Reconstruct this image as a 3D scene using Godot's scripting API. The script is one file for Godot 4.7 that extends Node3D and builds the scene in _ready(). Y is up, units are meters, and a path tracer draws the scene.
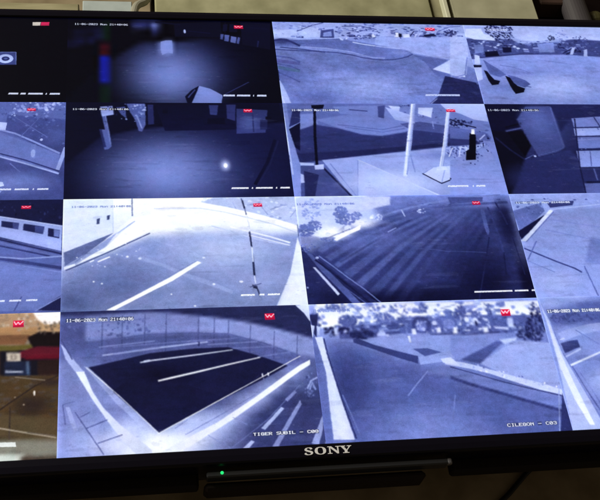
extends Node3D
# A wall-mounted television in a control room, seen from below: sixteen surveillance feeds on its screen, boards and odds and ends on the wall behind it.

const SCREEN_W := 0.95
const CELL_W := SCREEN_W / 4.0
const CELL_H := CELL_W * 9.0 / 16.0
const SCREEN_H := CELL_H * 4.0
const MID := 2.1                                   # height of the middle of the screen above the floor
const ROWS := [0.0, 0.95806, 1.92958, 2.91103, 4.0]   # the bottom row of pictures is a little taller than the others
const BW := 1280
const BH := 720
const STAMP := "11-06-2023 Mon 21:40:06"
const NAVY := [Color8(3, 3, 13), Color8(14, 16, 52), Color8(41, 47, 102), Color8(83, 96, 163), Color8(126, 142, 210), Color8(182, 196, 246), Color8(249, 251, 255)]
const ICE := [Color8(4, 4, 18), Color8(22, 26, 58), Color8(50, 58, 102), Color8(94, 107, 160), Color8(150, 165, 216), Color8(204, 216, 250), Color8(251, 253, 255)]
const STEEL := [Color8(3, 3, 13), Color8(17, 18, 54), Color8(47, 53, 102), Color8(90, 100, 160), Color8(137, 149, 208), Color8(191, 203, 247), Color8(250, 252, 255)]
const WARM := [Color8(6, 4, 8), Color8(26, 18, 20), Color8(56, 44, 40), Color8(96, 84, 74), Color8(150, 136, 118), Color8(204, 194, 180), Color8(250, 248, 244)]
const GLYPHS := {
	"0": [14, 17, 19, 21, 25, 17, 14], "1": [4, 12, 4, 4, 4, 4, 14], "2": [14, 17, 1, 6, 8, 16, 31], "3": [14, 17, 1, 6, 1, 17, 14], "4": [2, 6, 10, 18, 31, 2, 2],
	"6": [6, 8, 16, 30, 17, 17, 14], "8": [14, 17, 17, 14, 17, 17, 14], "-": [0, 0, 0, 31, 0, 0, 0], ":": [0, 12, 12, 0, 12, 12, 0], "M": [17, 27, 21, 21, 17, 17, 17],
	"o": [0, 0, 14, 17, 17, 17, 14], "n": [0, 0, 30, 17, 17, 17, 17], "T": [31, 4, 4, 4, 4, 4, 4], "I": [14, 4, 4, 4, 4, 4, 14], "G": [14, 17, 16, 23, 17, 17, 15],
	"E": [31, 16, 16, 30, 16, 16, 31], "R": [30, 17, 17, 30, 20, 18, 17], "S": [15, 16, 16, 14, 1, 1, 30], "U": [17, 17, 17, 17, 17, 17, 14], "B": [30, 17, 17, 30, 17, 17, 30],
	"L": [16, 16, 16, 16, 16, 16, 31], "C": [14, 17, 16, 16, 16, 17, 14], "O": [14, 17, 17, 17, 17, 17, 14], "N": [17, 25, 21, 19, 17, 17, 17],
}

var img: Image                      # the picture that is being painted
var ramp: Array = NAVY
var rng := RandomNumberGenerator.new()
var grain_fine := 0.2
var grain_coarse := 0.2
var noise_fine: PackedByteArray
var noise_coarse: PackedByteArray
var noise_flat: PackedByteArray
var noise_wide: PackedByteArray
var rough: PackedFloat32Array        # small unevenness of outlines
var sheet := {}                     # one-row images of a single colour, for blending


func _ready() -> void:
	_camera_and_light()
	_wall_and_boards()
	_television()
	_cables()


# ------------------------------------------------------------------ camera, air and light

func _camera_and_light() -> void:
	var cam := Camera3D.new()
	cam.name = "camera"
	cam.fov = 28.45197
	cam.near = 0.02
	cam.far = 40.0
	cam.position = Vector3(-0.16672, MID + -0.59378, 0.83285)
	cam.rotation = Vector3(0.56348, -0.19631, -0.12677)
	add_child(cam)
	cam.current = true

	var env := Environment.new()
	env.background_mode = Environment.BG_COLOR
	env.background_color = Color(0.40, 0.36, 0.30)
	env.background_energy_multiplier = 1.0
	env.tonemap_mode = Environment.TONE_MAPPER_LINEAR
	env.tonemap_exposure = 1.0
	env.sdfgi_enabled = true
	env.ssao_enabled = true
	env.ssil_enabled = true
	var around := WorldEnvironment.new()
	around.name = "environment"
	around.environment = env
	add_child(around)

	# the room's ceiling lamp, above and to the left of the viewer
	var lamp := AreaLight3D.new()
	lamp.name = "ceiling_lamp"
	lamp.area_size = Vector2(1.2, 0.3)
	lamp.light_energy = 11.0
	lamp.light_color = Color(1.0, 0.98, 0.9)
	lamp.area_range = 12.0
	lamp.shadow_enabled = true
	lamp.position = Vector3(-2.2, 3.5, 1.6)
	add_child(lamp)
	lamp.look_at(Vector3(-0.1, 2.3, -0.1), Vector3.UP)


# ------------------------------------------------------------------ shapes

func _quad(st: SurfaceTool, p: Array, n: Vector3) -> void:
	var q := p.duplicate()
	if (q[1] - q[0]).cross(q[2] - q[0]).dot(n) > 0.0:   # front faces run clockwise
		q.reverse()
	st.set_normal(n)
	for k in range(1, q.size() - 1):
		for v in [q[0], q[k], q[k + 1]]:
			st.set_normal(n)
			st.set_uv(Vector2(v.x, v.y))
			st.add_vertex(v)


func _box(st: SurfaceTool, lo: Vector3, hi: Vector3, c: float) -> void:
	# a box with chamfered edges
	var mid := (lo + hi) / 2.0
	var h := (hi - lo) / 2.0
	for a in 3:
		var b := (a + 1) % 3
		var d := (a + 2) % 3
		for s in [-1.0, 1.0]:
			var face := []
			for t in [[-1, -1], [1, -1], [1, 1], [-1, 1]]:
				var v := mid
				v[a] += s * h[a]
				v[b] += t[0] * (h[b] - c)
				v[d] += t[1] * (h[d] - c)
				face.append(v)
			var n := Vector3.ZERO
			n[a] = s
			_quad(st, face, n)
			for s2 in [-1.0, 1.0]:      # the edge between side a and side b
				var edge := []
				for t in [[0, -1], [0, 1], [1, 1], [1, -1]]:
					var v := mid
					v[a] += s * (h[a] - (c if t[0] == 1 else 0.0))
					v[b] += s2 * (h[b] - (c if t[0] == 0 else 0.0))
					v[d] += t[1] * (h[d] - c)
					edge.append(v)
				var m := Vector3.ZERO
				m[a] = s
				m[b] = s2
				_quad(st, edge, m.normalized())
	for sx in [-1.0, 1.0]:
		for sy in [-1.0, 1.0]:
			for sz in [-1.0, 1.0]:
				_quad(st, [mid + Vector3(sx * h.x, sy * (h.y - c), sz * (h.z - c)), mid + Vector3(sx * (h.x - c), sy * h.y, sz * (h.z - c)), mid + Vector3(sx * (h.x - c), sy * (h.y - c), sz * h.z)], Vector3(sx, sy, sz).normalized())


func _lathe(st: SurfaceTool, profile: Array, at: Vector3, sides := 28) -> void:
	for k in sides:
		var a0 := TAU * k / sides
		var a1 := TAU * (k + 1) / sides
		for i in profile.size() - 1:
			var p: Vector2 = profile[i]
			var q: Vector2 = profile[i + 1]
			var slope := Vector2(q.y - p.y, p.x - q.x).normalized()
			var am := (a0 + a1) / 2.0
			_quad(st, [at + Vector3(p.x * cos(a0), p.y, p.x * sin(a0)), at + Vector3(p.x * cos(a1), p.y, p.x * sin(a1)), at + Vector3(q.x * cos(a1), q.y, q.x * sin(a1)), at + Vector3(q.x * cos(a0), q.y, q.x * sin(a0))], Vector3(slope.x * cos(am), slope.y, slope.x * sin(am)))


func _tube(st: SurfaceTool, points: Array, radius: float, sides := 12) -> void:
	var curve := Curve3D.new()
	for i in points.size():
		var before: Vector3 = points[maxi(i - 1, 0)]
		var after: Vector3 = points[mini(i + 1, points.size() - 1)]
		curve.add_point(points[i], (before - after) / 6.0, (after - before) / 6.0)
	var path := curve.tessellate(4, 4)
	var rings := []
	for i in path.size():
		var along := (path[mini(i + 1, path.size() - 1)] - path[maxi(i - 1, 0)]).normalized()
		var side := along.cross(Vector3(0.13, 0.2, 0.97)).normalized()
		var up := side.cross(along)
		var ring := []
		for k in sides:
			ring.append([path[i], side * cos(TAU * k / sides) + up * sin(TAU * k / sides)])
		rings.append(ring)
	for i in rings.size() - 1:
		for k in sides:
			var a = rings[i][k]
			var b = rings[i][(k + 1) % sides]
			var c = rings[i + 1][(k + 1) % sides]
			var d = rings[i + 1][k]
			_quad(st, [a[0] + a[1] * radius, b[0] + b[1] * radius, c[0] + c[1] * radius, d[0] + d[1] * radius], (a[1] + b[1]).normalized())


func _start() -> SurfaceTool:
	var st := SurfaceTool.new()
	st.begin(Mesh.PRIMITIVE_TRIANGLES)
	return st


func _build(called: String, st: SurfaceTool, m: Material, parent: Node = self) -> MeshInstance3D:
	var o := MeshInstance3D.new()
	o.name = called
	o.mesh = st.commit()
	o.material_override = m
	parent.add_child(o, true)
	return o


func _tag(o: Node, label: String, category: String, group := "") -> void:
	o.set_meta("label", label)
	o.set_meta("category", category)
	if group:
		o.set_meta("group", group)


func _matte(c: Color, rough := 0.7, specular := 0.4) -> StandardMaterial3D:
	var m := StandardMaterial3D.new()
	m.albedo_color = c
	m.roughness = rough
	m.metallic_specular = specular
	return m


func _stained(c: Color, spread: float, scale: Vector3, rough: float, seed_value: int) -> StandardMaterial3D:
	# paint, card or wood with grain and stains: a noise texture laid over the colour
	var n := FastNoiseLite.new()
	n.seed = seed_value
	n.frequency = 0.012
	n.fractal_octaves = 5
	var grad := Gradient.new()
	grad.set_color(0, c.darkened(spread))
	grad.set_color(1, c.lightened(spread * 0.6))
	var t := NoiseTexture2D.new()
	t.width = 512
	t.height = 512
	t.seamless = true
	t.noise = n
	t.color_ramp = grad
	var m := _matte(Color.WHITE, rough, 0.3)
	m.albedo_texture = t
	m.uv1_triplanar = true
	m.uv1_scale = scale
	return m


# ------------------------------------------------------------------ the wall behind

func _board(called: String, x0: float, x1: float, y0: float, y1: float, z0: float, z1: float, m: Material, chamfer := 0.0015) -> MeshInstance3D:
	var st := _start()
	var w := x1 - x0
	_box(st, Vector3(-w / 2, 0, z0), Vector3(w / 2, y1 - y0, z1), chamfer)
	var o := _build(called, st, m)
	o.position = Vector3((x0 + x1) / 2, y0, 0)
	return o


func _wall_and_boards() -> void:
	var beige := _stained(Color(0.63, 0.62, 0.49), 0.16, Vector3(3, 3, 3), 0.8, 4)
	var wall := _board("wall", -2.2, 2.2, 0.0, 3.2, -0.26, -0.16, _stained(Color(0.53, 0.465, 0.36), 0.22, Vector3(2, 2, 2), 0.85, 9), 0.004)
	wall.set_meta("kind", "structure")
	var top := MID + 0.62
	var low := MID + 0.22
	# left to right along the strip above the set
	var p := Vector2(-0.2325, 2.4940)
	var e := Vector2(-0.2822, 2.4989)
	var o := _board("shelf_board", -1.3, p.x, MID + 0.2, e.y, -0.158, -0.10, _stained(Color(0.60, 0.57, 0.44), 0.2, Vector3(1.5, 9, 9), 0.7, 2))
	_tag(o, "beige wooden board with a dark upper edge above the left end of the screen", "board")
	var b := Vector2(-0.2287, 2.5048)
	var c := Vector2(-0.1641, 2.5066)
	o = _board("card_panel", b.x, c.x, low, Vector2(-0.2060, 2.5156).y, -0.158, -0.11, _stained(Color(0.66, 0.70, 0.71), 0.08, Vector3(4, 4, 4), 0.6, 3), 0.001)
	_tag(o, "pale bluish grey panel between the left wooden board and the grey cable", "panel")
	var d0 := Vector2(-0.1393, 2.5179)
	var d1 := Vector2(-0.1346, 2.5180)
	o = _board("dark_strip", d0.x, d1.x, low, top, -0.158, -0.12, _matte(Color(0.12, 0.09, 0.06)), 0.001)
	_tag(o, "narrow dark brown upright strip at the left edge of the widest board", "strip")
	var f0 := Vector2(-0.1340, 2.4968)
	var f1 := Vector2(0.2470, 2.5077)
	o = _board("wall_board", f0.x, f1.x, low, top, -0.158, -0.10, beige)
	_tag(o, "widest olive beige board behind the middle of the television", "board")
	var g0 := Vector2(0.2514, 2.5131)
	var g1 := Vector2(0.2683, 2.5136)
	o = _board("filler_strip", g0.x, g1.x, low, top, -0.158, -0.106, _stained(Color(0.58, 0.56, 0.45), 0.15, Vector3(3, 3, 3), 0.8, 12), 0.001)
	_tag(o, "narrow olive strip between the widest board and the white trunking", "strip")
	var h0 := Vector2(0.2643, 2.5029)
	var h1 := Vector2(0.2709, 2.5031)
	o = _board("cable_trunking", h0.x, h1.x, low, top, -0.158, -0.095, _matte(Color(0.78, 0.78, 0.7), 0.4), 0.001)
	_tag(o, "thin white upright trunking left of the pale grey beige board", "trunking")
	var k0 := Vector2(0.2777, 2.5086)
	var k1 := Vector2(0.4021, 2.5121)
	o = _board("pale_board", k0.x, k1.x, low, top, -0.158, -0.10, _stained(Color(0.69, 0.68, 0.58), 0.1, Vector3(3, 3, 3), 0.75, 21))
	_tag(o, "pale grey beige board ending at the dark gap on the right", "board")
	# the dark gap at the right end, with a few things in it
	var r0 := Vector2(0.4353, 2.5576)
	o = _board("dark_backing", r0.x, 1.5, low, top, -0.159, -0.15, _matte(Color(0.075, 0.05, 0.05), 0.8, 0.1))
	_tag(o, "dark backing behind the gap at the top right corner", "backing")
	var ledge_at := Vector2(0.4770, 2.5097)
	var ledge := _start()
	_box(ledge, Vector3(-(1.5 - r0.x) / 2, ledge_at.y - 0.062 - low, -0.1498), Vector3((1.5 - r0.x) / 2, ledge_at.y - 0.05 - low, -0.095), 0.0015)
	_build("ledge", ledge, _matte(Color(0.1, 0.07, 0.06), 0.7, 0.2), o)
	var s0 := Vector2(0.4251, 2.5398)
	var s1 := Vector2(0.4705, 2.5411)
	o = _board("brown_batten", s0.x, s1.x, s0.y, s0.y + 0.05, -0.149, -0.12, _matte(Color(0.25, 0.18, 0.16)), 0.002)
	_tag(o, "short brown batten high in the dark gap", "batten")
	var t := Vector2(0.4770, 2.5097)
	var st := _start()
	_lathe(st, [Vector2(0.0, 0), Vector2(0.016, 0), Vector2(0.018, 0.003), Vector2(0.018, 0.085), Vector2(0.014, 0.093), Vector2(0.008, 0.098), Vector2(0.0, 0.098)], Vector3.ZERO)
	o = _build("canister", st, _matte(Color(0.25, 0.235, 0.255), 0.6))
	o.position = Vector3(t.x, t.y - 0.05, -0.125)
	_tag(o, "grey rounded canister standing in the dark gap at top right", "canister")
	var v := Vector2(0.5089, 2.5219)
	st = _start()
	_lathe(st, [Vector2(0.0, -0.016), Vector2(0.009, -0.013), Vector2(0.015, -0.005), Vector2(0.016, 0.003), Vector2(0.012, 0.012), Vector2(0.005, 0.016), Vector2(0.0, 0.016)], Vector3.ZERO, 20)
	o = _build("knob", st, _matte(Color(0.25, 0.235, 0.12), 0.6))
	o.position = Vector3(v.x, v.y - 0.004, -0.1355)
	_tag(o, "small olive round knob right of the grey canister in the dark gap", "knob")


func _cables() -> void:
	var st := _start()
	var a := Vector2(-0.1368, 2.5397)
	var b := Vector2(-0.1467, 2.5181)
	var c := Vector2(-0.1603, 2.4988)
	_tube(st, [Vector3(a.x, a.y, 0), Vector3(b.x, b.y, 0), Vector3(c.x, c.y, 0.005), Vector3(c.x - 0.01, c.y - 0.06, 0.01)], 0.0052)
	var o := _build("grey_cable", st, _matte(Color(0.56, 0.55, 0.5), 0.5))
	o.position = Vector3(0, 0, -0.112)
	_tag(o, "grey cable slanting down behind the top edge near the pale panel", "cable")
	st = _start()
	var d := Vector2(0.2708, 1.8654)
	var e := Vector2(0.2472, 1.8486)
	var f := Vector2(0.2259, 1.8300)
	var g := Vector2(0.2000, 1.8036)
	_tube(st, [Vector3(d.x, d.y, 0), Vector3(e.x, e.y, 0), Vector3(f.x, f.y, 0), Vector3(g.x, g.y, 0), Vector3(g.x - 0.03, g.y - 0.08, 0)], 0.0028)
	o = _build("power_cable", st, _matte(Color(0.02, 0.018, 0.018), 0.5))
	o.position = Vector3(0, 0, -0.156)
	_tag(o, "black cable hanging on the brown wall below the lower right edge of the television", "cable")


# ------------------------------------------------------------------ the television

func _television() -> void:
	var tv := Node3D.new()
	tv.name = "television"
	add_child(tv)
	var half := SCREEN_H / 2.0
	tv.position = Vector3(0, MID - half - 0.0145, 0)
	_tag(tv, "black flat television showing sixteen surveillance camera pictures in four rows", "television")
	var mid := half + 0.0145          # middle of the screen above the base
	var gloss := _matte(Color(0.042, 0.034, 0.085), 0.3, 0.28)
	var plastic := _stained(Color(0.10, 0.085, 0.08), 0.2, Vector3(12, 12, 12), 0.55, 31)

	# frame: one moulding swept round the screen
	var st := _start()
	var profile := [Vector2(0.0, -0.004), Vector2(0.0, 0.0022), Vector2(0.06, 0.0034), Vector2(0.5, 0.0042), Vector2(0.88, 0.0036), Vector2(0.97, 0.0022), Vector2(1.0, 0.0), Vector2(1.0, -0.02), Vector2(0.7, -0.022)]
	for i in profile.size() - 1:
		var rings := []
		for q in [profile[i], profile[i + 1]]:
			var x: float = SCREEN_W / 2.0 + 0.012 * q.x
			var y1: float = half + 0.0115 * q.x
			var y0: float = half + 0.014 * q.x
			rings.append([Vector3(-x, mid - y0, q.y), Vector3(x, mid - y0, q.y), Vector3(x, mid + y1, q.y), Vector3(-x, mid + y1, q.y)])
		for k in 4:
			var quad := [rings[0][k], rings[0][(k + 1) % 4], rings[1][(k + 1) % 4], rings[1][k]]
			var n: Vector3 = (quad[1] - quad[0]).cross(quad[3] - quad[0]).normalized()
			var out: Vector3 = [Vector3.DOWN, Vector3.RIGHT, Vector3.UP, Vector3.LEFT][k]
			if i == 0:
				out = -out
			var want := out * 0.6 + Vector3(0, 0, 1.0 if i > 0 and i < 6 else (-1.0 if i == 7 else 0.0))
			_quad(st, quad, n if n.dot(want) > 0 else -n)
	_build("bezel", st, gloss, tv)

	# rear housing, deeper in the lower half
	st = _start()
	_box(st, Vector3(-0.462, 0.0108, -0.05), Vector3(0.462, mid * 2 - 0.012, -0.0205), 0.006)
	_box(st, Vector3(-0.40, 0.016, -0.088), Vector3(0.40, 0.33, -0.0502), 0.01)
	_build("rear_housing", st, plastic, tv)
	st = _start()
	_box(st, Vector3(-0.12, 0.12, -0.158), Vector3(0.12, 0.42, -0.0885), 0.003)
	_build("wall_bracket", st, _matte(Color(0.08, 0.08, 0.08), 0.5), tv)

	# bar under the frame with the standby light
	var l := Vector2(-0.1089, 1.8215)
	var r := Vector2(0.1125, 1.8132)
	var base_y := tv.position.y
	st = _start()
	_box(st, Vector3(l.x, -0.0088, -0.016), Vector3(r.x, -0.003, -0.0035), 0.0012)
	var bar := _build("indicator_bar", st, _matte(Color(0.135, 0.14, 0.16), 0.35, 0.4), tv)
	st = _start()
	_lathe(st, [Vector2(0.0, 0.0), Vector2(0.0026, 0.0004), Vector2(0.0032, 0.0014), Vector2(0.0032, 0.0048), Vector2(0.0026, 0.0058), Vector2(0.0, 0.0062)], Vector3(r.x + 0.001, -0.009, -0.0067), 16)
	_build("end_cap", st, _matte(Color(0.33, 0.33, 0.36), 0.15, 0.7), bar)
	st = _start()
	_box(st, Vector3(l.x - 0.002, -0.0175, -0.036), Vector3(r.x - 0.02, -0.0092, -0.014), 0.003)
	_build("bar_bracket", st, _matte(Color(0.11, 0.085, 0.08), 0.6, 0.2), tv)
	st = _start()
	_box(st, Vector3(-0.47, -0.0105, -0.036), Vector3(l.x - 0.006, 0.0105, -0.0215), 0.002)
	var trim := _matte(Color(0.085, 0.07, 0.07), 0.6, 0.2)
	_build("lower_trim", st, trim, tv)
	st = _start()
	_box(st, Vector3(r.x + 0.008, -0.0105, -0.036), Vector3(0.47, 0.0105, -0.0215), 0.002)
	_build("lower_trim", st, trim, tv)
	var led := Vector2(-0.0952, 1.8155)
	st = _start()
	_lathe(st, [Vector2(0.0, -0.0016), Vector2(0.0011, -0.0011), Vector2(0.0016, 0.0), Vector2(0.0011, 0.0011), Vector2(0.0, 0.0016)], Vector3.ZERO, 14)
	var green := _matte(Color(0.02, 0.2, 0.1), 0.3)
	green.emission_enabled = true
	green.emission = Color(0.16, 0.95, 0.5)
	green.emission_energy_multiplier = 1.1
	var glow := _build("standby_light", st, green, bar)
	glow.position = Vector3(led.x, -0.0052, -0.0034)
	var shine := OmniLight3D.new()
	shine.name = "standby_glow"
	shine.light_color = Color(0.16, 0.95, 0.5)
	shine.light_energy = 0.00002
	shine.light_size = 0.0015
	shine.omni_range = 3.0
	shine.omni_attenuation = 2.0
	shine.shadow_enabled = true
	shine.position = glow.position
	bar.add_child(shine)

	# maker's name in metal letters on the lower frame
	var letters := TextMesh.new()
	var font := SystemFont.new()
	font.font_names = PackedStringArray(["Droid Serif"])
	font.font_weight = 700
	letters.font = font
	letters.font_size = 64
	letters.text = "SONY"
	letters.pixel_size = 0.0097 / 64.0
	letters.depth = 0.0007
	var word := MeshInstance3D.new()
	word.name = "brand_lettering"
	word.mesh = letters
	word.scale = Vector3(1.58, 1.0, 1.0)
	word.material_override = _matte(Color(0.90, 0.90, 0.93), 0.4, 0.5)
	var w := Vector2(0.0003, 1.8254)
	word.position = Vector3(w.x, w.y - base_y, 0.0043)
	tv.add_child(word)

	# screen: dark glass, and on it the pictures, each a field of its own
	st = _start()
	_box(st, Vector3(-SCREEN_W / 2 - 0.0005, mid - half - 0.0005, -0.004), Vector3(SCREEN_W / 2 + 0.0005, mid + half + 0.0005, 0.0), 0.0004)
	var screen := _build("screen", st, _matte(Color(0.01, 0.01, 0.012), 0.25, 0.5), tv)
	screen.position.y = 0.0
	_prepare_noise()
	_add_feed(screen, 0, 0, "black feed with a small ring emblem", _paint_no_signal)
	_add_feed(screen, 0, 1, "dark yard lit by one round pool of lamp light", _paint_night_yard)
	_add_feed(screen, 0, 2, "pale plaza with a kerbed island", _paint_snowy_plaza)
	_add_feed(screen, 0, 3, "pale yard with two dark shadows", _paint_tyre_yard)
	_add_feed(screen, 1, 0, "grassy slope with a pale path", _paint_hillside_path)
	_add_feed(screen, 1, 1, "dim courtyard with a slanting pillar", _paint_courtyard_pillar)
	_add_feed(screen, 1, 2, "ramp with two white posts beside a road", _paint_ramp_and_posts)
	_add_feed(screen, 1, 3, "dark store corner with stacked cartons", _paint_stacked_cartons)
	_add_feed(screen, 2, 0, "white balustrade wall above a driveway", _paint_balcony_wall)
	_add_feed(screen, 2, 1, "overexposed street with a white bay line", _paint_bright_street)
	_add_feed(screen, 2, 2, "dark mown field with fan of stripes", _paint_striped_field)
	_add_feed(screen, 2, 3, "pale driveway with a long crack", _paint_driveway_bend)
	_add_feed(screen, 3, 0, "colour view of a court with a red awning", _paint_street_court)
	_add_feed(screen, 3, 1, "dark sunken bay framed by pale kerbs", _paint_dark_bay)
	_add_feed(screen, 3, 2, "garden lawns behind a low kerb", _paint_garden_lawn)
	_add_feed(screen, 3, 3, "sloping white kerb beside a road", _paint_white_kerb_road)


func _add_feed(screen: Node3D, row: int, col: int, label: String, paint: Callable) -> void:
	img = Image.create_empty(BW, BH, false, Image.FORMAT_RGBA8)
	ramp = NAVY
	grain_fine = 0.2
	grain_coarse = 0.2
	rng.seed = 100 + row * 10 + col
	(paint as Callable).call()
	blur(1)
	img.shrink_x2()
	img.convert(Image.FORMAT_RGB8)
	_finish(row * 4 + col)
	var m := StandardMaterial3D.new()
	m.albedo_color = Color.BLACK
	m.roughness = 0.3
	m.metallic_specular = 0.3
	m.emission_enabled = true
	m.emission = Color.BLACK
	m.emission_texture = ImageTexture.create_from_image(img)
	m.emission_energy_multiplier = 1.0
	m.texture_repeat = false
	var h: float = (ROWS[row + 1] - ROWS[row]) * CELL_H
	var q := QuadMesh.new()
	q.size = Vector2(CELL_W, h)
	var o := MeshInstance3D.new()
	o.name = "camera_feed"
	o.mesh = q
	o.material_override = m
	o.position = Vector3(-SCREEN_W / 2 + CELL_W * (col + 0.5), SCREEN_H + 0.0145 - ROWS[row] * CELL_H - h / 2, 0.0006)
	o.set_meta("label", label)
	screen.add_child(o, true)


# ------------------------------------------------------------------ painting what the cameras show

func _noise_bytes(seed_value: int, freq: float, w: int, h: int) -> PackedByteArray:
	var n := FastNoiseLite.new()
	n.noise_type = FastNoiseLite.TYPE_SIMPLEX_SMOOTH
	n.seed = seed_value
	n.frequency = freq
	n.fractal_octaves = 3
	var im := n.get_image(w, h)
	im.convert(Image.FORMAT_L8)
	im.resize(BW / 2, BH / 2, Image.INTERPOLATE_CUBIC)
	return im.get_data()


func _prepare_noise() -> void:
	var n := FastNoiseLite.new()
	n.seed = 3
	n.frequency = 0.04
	n.fractal_octaves = 3
	for i in 1024:
		rough.append(n.get_noise_1d(i) * 1.6)
	noise_fine = _noise_bytes(5, 0.22, BW / 2, BH / 2)
	noise_coarse = _noise_bytes(6, 0.06, BW / 2, BH / 2)
	noise_flat = _noise_bytes(7, 0.035, BW / 4, BH / 2)
	noise_wide = _noise_bytes(8, 0.012, BW / 2, BH / 2)


func _finish(shift: int) -> void:
	# sensor grain and unevenness of the ground, as a video picture has them
	var halo := img.duplicate()
	for k in 4:
		halo.shrink_x2()
	halo.resize(BW / 2, BH / 2, Image.INTERPOLATE_CUBIC)
	var bloom: PackedByteArray = halo.get_data()
	var data := img.get_data()
	var total := noise_fine.size()
	var at := shift * 9001
	var kf := grain_fine * 0.0024
	var kc := grain_coarse * 0.0015
	for i in total:
		var j := (i + at) % total
		var k := i * 3
		var s := 1.1 - data[k] * 0.0035          # bright parts are clipped smooth
		var g := 1.0 + ((noise_fine[j] - 128) * kf + (noise_coarse[j] + noise_flat[j] + noise_wide[j] - 384) * kc) * s
		var warm := 1.0 + (noise_wide[(j + 70001) % total] - 128) * 0.0004 * s
		data[k] = mini(255, int(data[k] * g * warm * 0.97) + (bloom[k] * bloom[k] >> 11))
		data[k + 1] = mini(255, int(data[k + 1] * g * 0.97) + (bloom[k + 1] * bloom[k + 1] >> 11))
		data[k + 2] = mini(255, int(data[k + 2] * g * 0.97) + (bloom[k + 2] * bloom[k + 2] >> 11))
	img = Image.create_from_data(BW / 2, BH / 2, false, Image.FORMAT_RGB8, data)


func tone(l: float) -> Color:
	var f := clampf(l / 100.0, 0.0, 1.0) * (ramp.size() - 1)
	var k := mini(int(f), ramp.size() - 2)
	return ramp[k].lerp(ramp[k + 1], f - k)


func hue(r: Array) -> void:
	ramp = r


func grain(fine: float, coarse: float) -> void:
	grain_fine = fine
	grain_coarse = coarse


func base(tl: float, tr: float, bl: float, br: float) -> void:
	var s := Image.create_empty(2, 2, false, Image.FORMAT_RGBA8)
	s.set_pixel(0, 0, tone(tl))
	s.set_pixel(1, 0, tone(tr))
	s.set_pixel(0, 1, tone(bl))
	s.set_pixel(1, 1, tone(br))
	s.resize(BW, BH, Image.INTERPOLATE_BILINEAR)
	img = s


func blur(n: int) -> void:
	var passes := n
	for k in passes:
		img.shrink_x2()
	for k in passes:
		img.resize(BW >> (passes - 1 - k), BH >> (passes - 1 - k), Image.INTERPOLATE_CUBIC)


func _span(x0: int, x1: int, y: int, c: Color, a: float) -> void:
	if a >= 1.0:
		img.fill_rect(Rect2i(x0, y, x1 - x0, 1), c)
		return
	var key := Color(c.r, c.g, c.b, a)
	if not sheet.has(key):
		var s := Image.create_empty(BW, 1, false, Image.FORMAT_RGBA8)
		s.fill(key)
		sheet[key] = s
	img.blend_rect(sheet[key], Rect2i(0, 0, x1 - x0, 1), Vector2i(x0, y))


func _fill(p: PackedVector2Array, c0: Color, a := 1.0) -> void:
	var c := c0
	var drift := rng.randf_range(-0.2, 0.2)      # light falls off across every surface
	var lo := INF
	var hi := -INF
	for v in p:
		lo = minf(lo, v.y)
		hi = maxf(hi, v.y)
	for y in range(maxi(0, int(floor(lo))), mini(BH, int(ceil(hi)) + 1)):
		var yc := y + 0.5
		if a >= 1.0 and hi - lo > 24.0:
			var k := 1.0 + drift * ((y - lo) / (hi - lo) - 0.5)
			c = Color(minf(c0.r * k, 1.0), minf(c0.g * k, 1.0), minf(c0.b * k, 1.0))
		var xs: Array[float] = []
		for i in p.size():
			var s := p[i]
			var e := p[(i + 1) % p.size()]
			if (s.y <= yc) != (e.y <= yc):
				xs.append(s.x + (yc - s.y) / (e.y - s.y) * (e.x - s.x))
		xs.sort()
		for k in range(0, xs.size() - 1, 2):
			var x0 := clampi(roundi(xs[k] + rough[(y + 13) % 1024]), 0, BW)
			var x1 := clampi(roundi(xs[k + 1] + rough[(y + 517) % 1024]), 0, BW)
			if x1 > x0:
				_span(x0, x1, y, c, a)


func _points(p: Array) -> PackedVector2Array:
	var out := PackedVector2Array()
	for i in range(0, p.size(), 2):
		out.append(Vector2(p[i] * BW / 1000.0, p[i + 1] * BH / 1000.0))
	return out


func poly(l: float, p: Array, a := 1.0) -> void:
	_fill(_points(p), tone(l), a)


func tint(c: Color, p: Array, a := 1.0) -> void:
	_fill(_points(p), c, a)


func line(l: float, w: float, p: Array, a := 1.0) -> void:
	var q := _points(p)
	var r := maxf(w * BW / 2000.0, 0.8)
	for i in q.size() - 1:
		var n := (q[i + 1] - q[i]).normalized().orthogonal() * r
		_fill(PackedVector2Array([q[i] + n, q[i + 1] + n, q[i + 1] - n, q[i] - n]), tone(l), a)
		if i > 0 and r > 2.0 and a >= 1.0:
			_blob(q[i], r, r, tone(l), 1.0, 0.0)


func _blob(c: Vector2, rx: float, ry: float, k: Color, a: float, uneven: float) -> void:
	var p := PackedVector2Array()
	var sides := 16 if uneven == 0.0 else 7
	for i in sides:
		var t := TAU * i / sides
		var s := 1.0 - (rng.randf() * uneven if uneven > 0.0 else 0.0)
		p.append(c + Vector2(cos(t) * rx, sin(t) * ry) * s)
	_fill(p, k, a)


func dot(l: float, x: float, y: float, rx: float, ry: float, a := 1.0) -> void:
	_blob(Vector2(x * BW / 1000.0, y * BH / 1000.0), rx * BW / 1000.0, ry * BH / 1000.0, tone(l), a, 0.0)


func glow(l: float, x: float, y: float, rx: float, ry: float, power: float) -> void:
	var c := tone(l)
	var w := BW / 16
	var h := BH / 16
	var s := Image.create_empty(w, h, false, Image.FORMAT_RGBA8)
	for j in h:
		for i in w:
			var d := Vector2(((i + 0.5) * 1000.0 / w - x) / rx, ((j + 0.5) * 1000.0 / h - y) / ry).length()
			s.set_pixel(i, j, Color(c.r, c.g, c.b, pow(smoothstep(1.0, 0.0, d), power)))
	s.resize(BW, BH, Image.INTERPOLATE_CUBIC)
	img.blend_rect(s, Rect2i(0, 0, BW, BH), Vector2i.ZERO)


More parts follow.
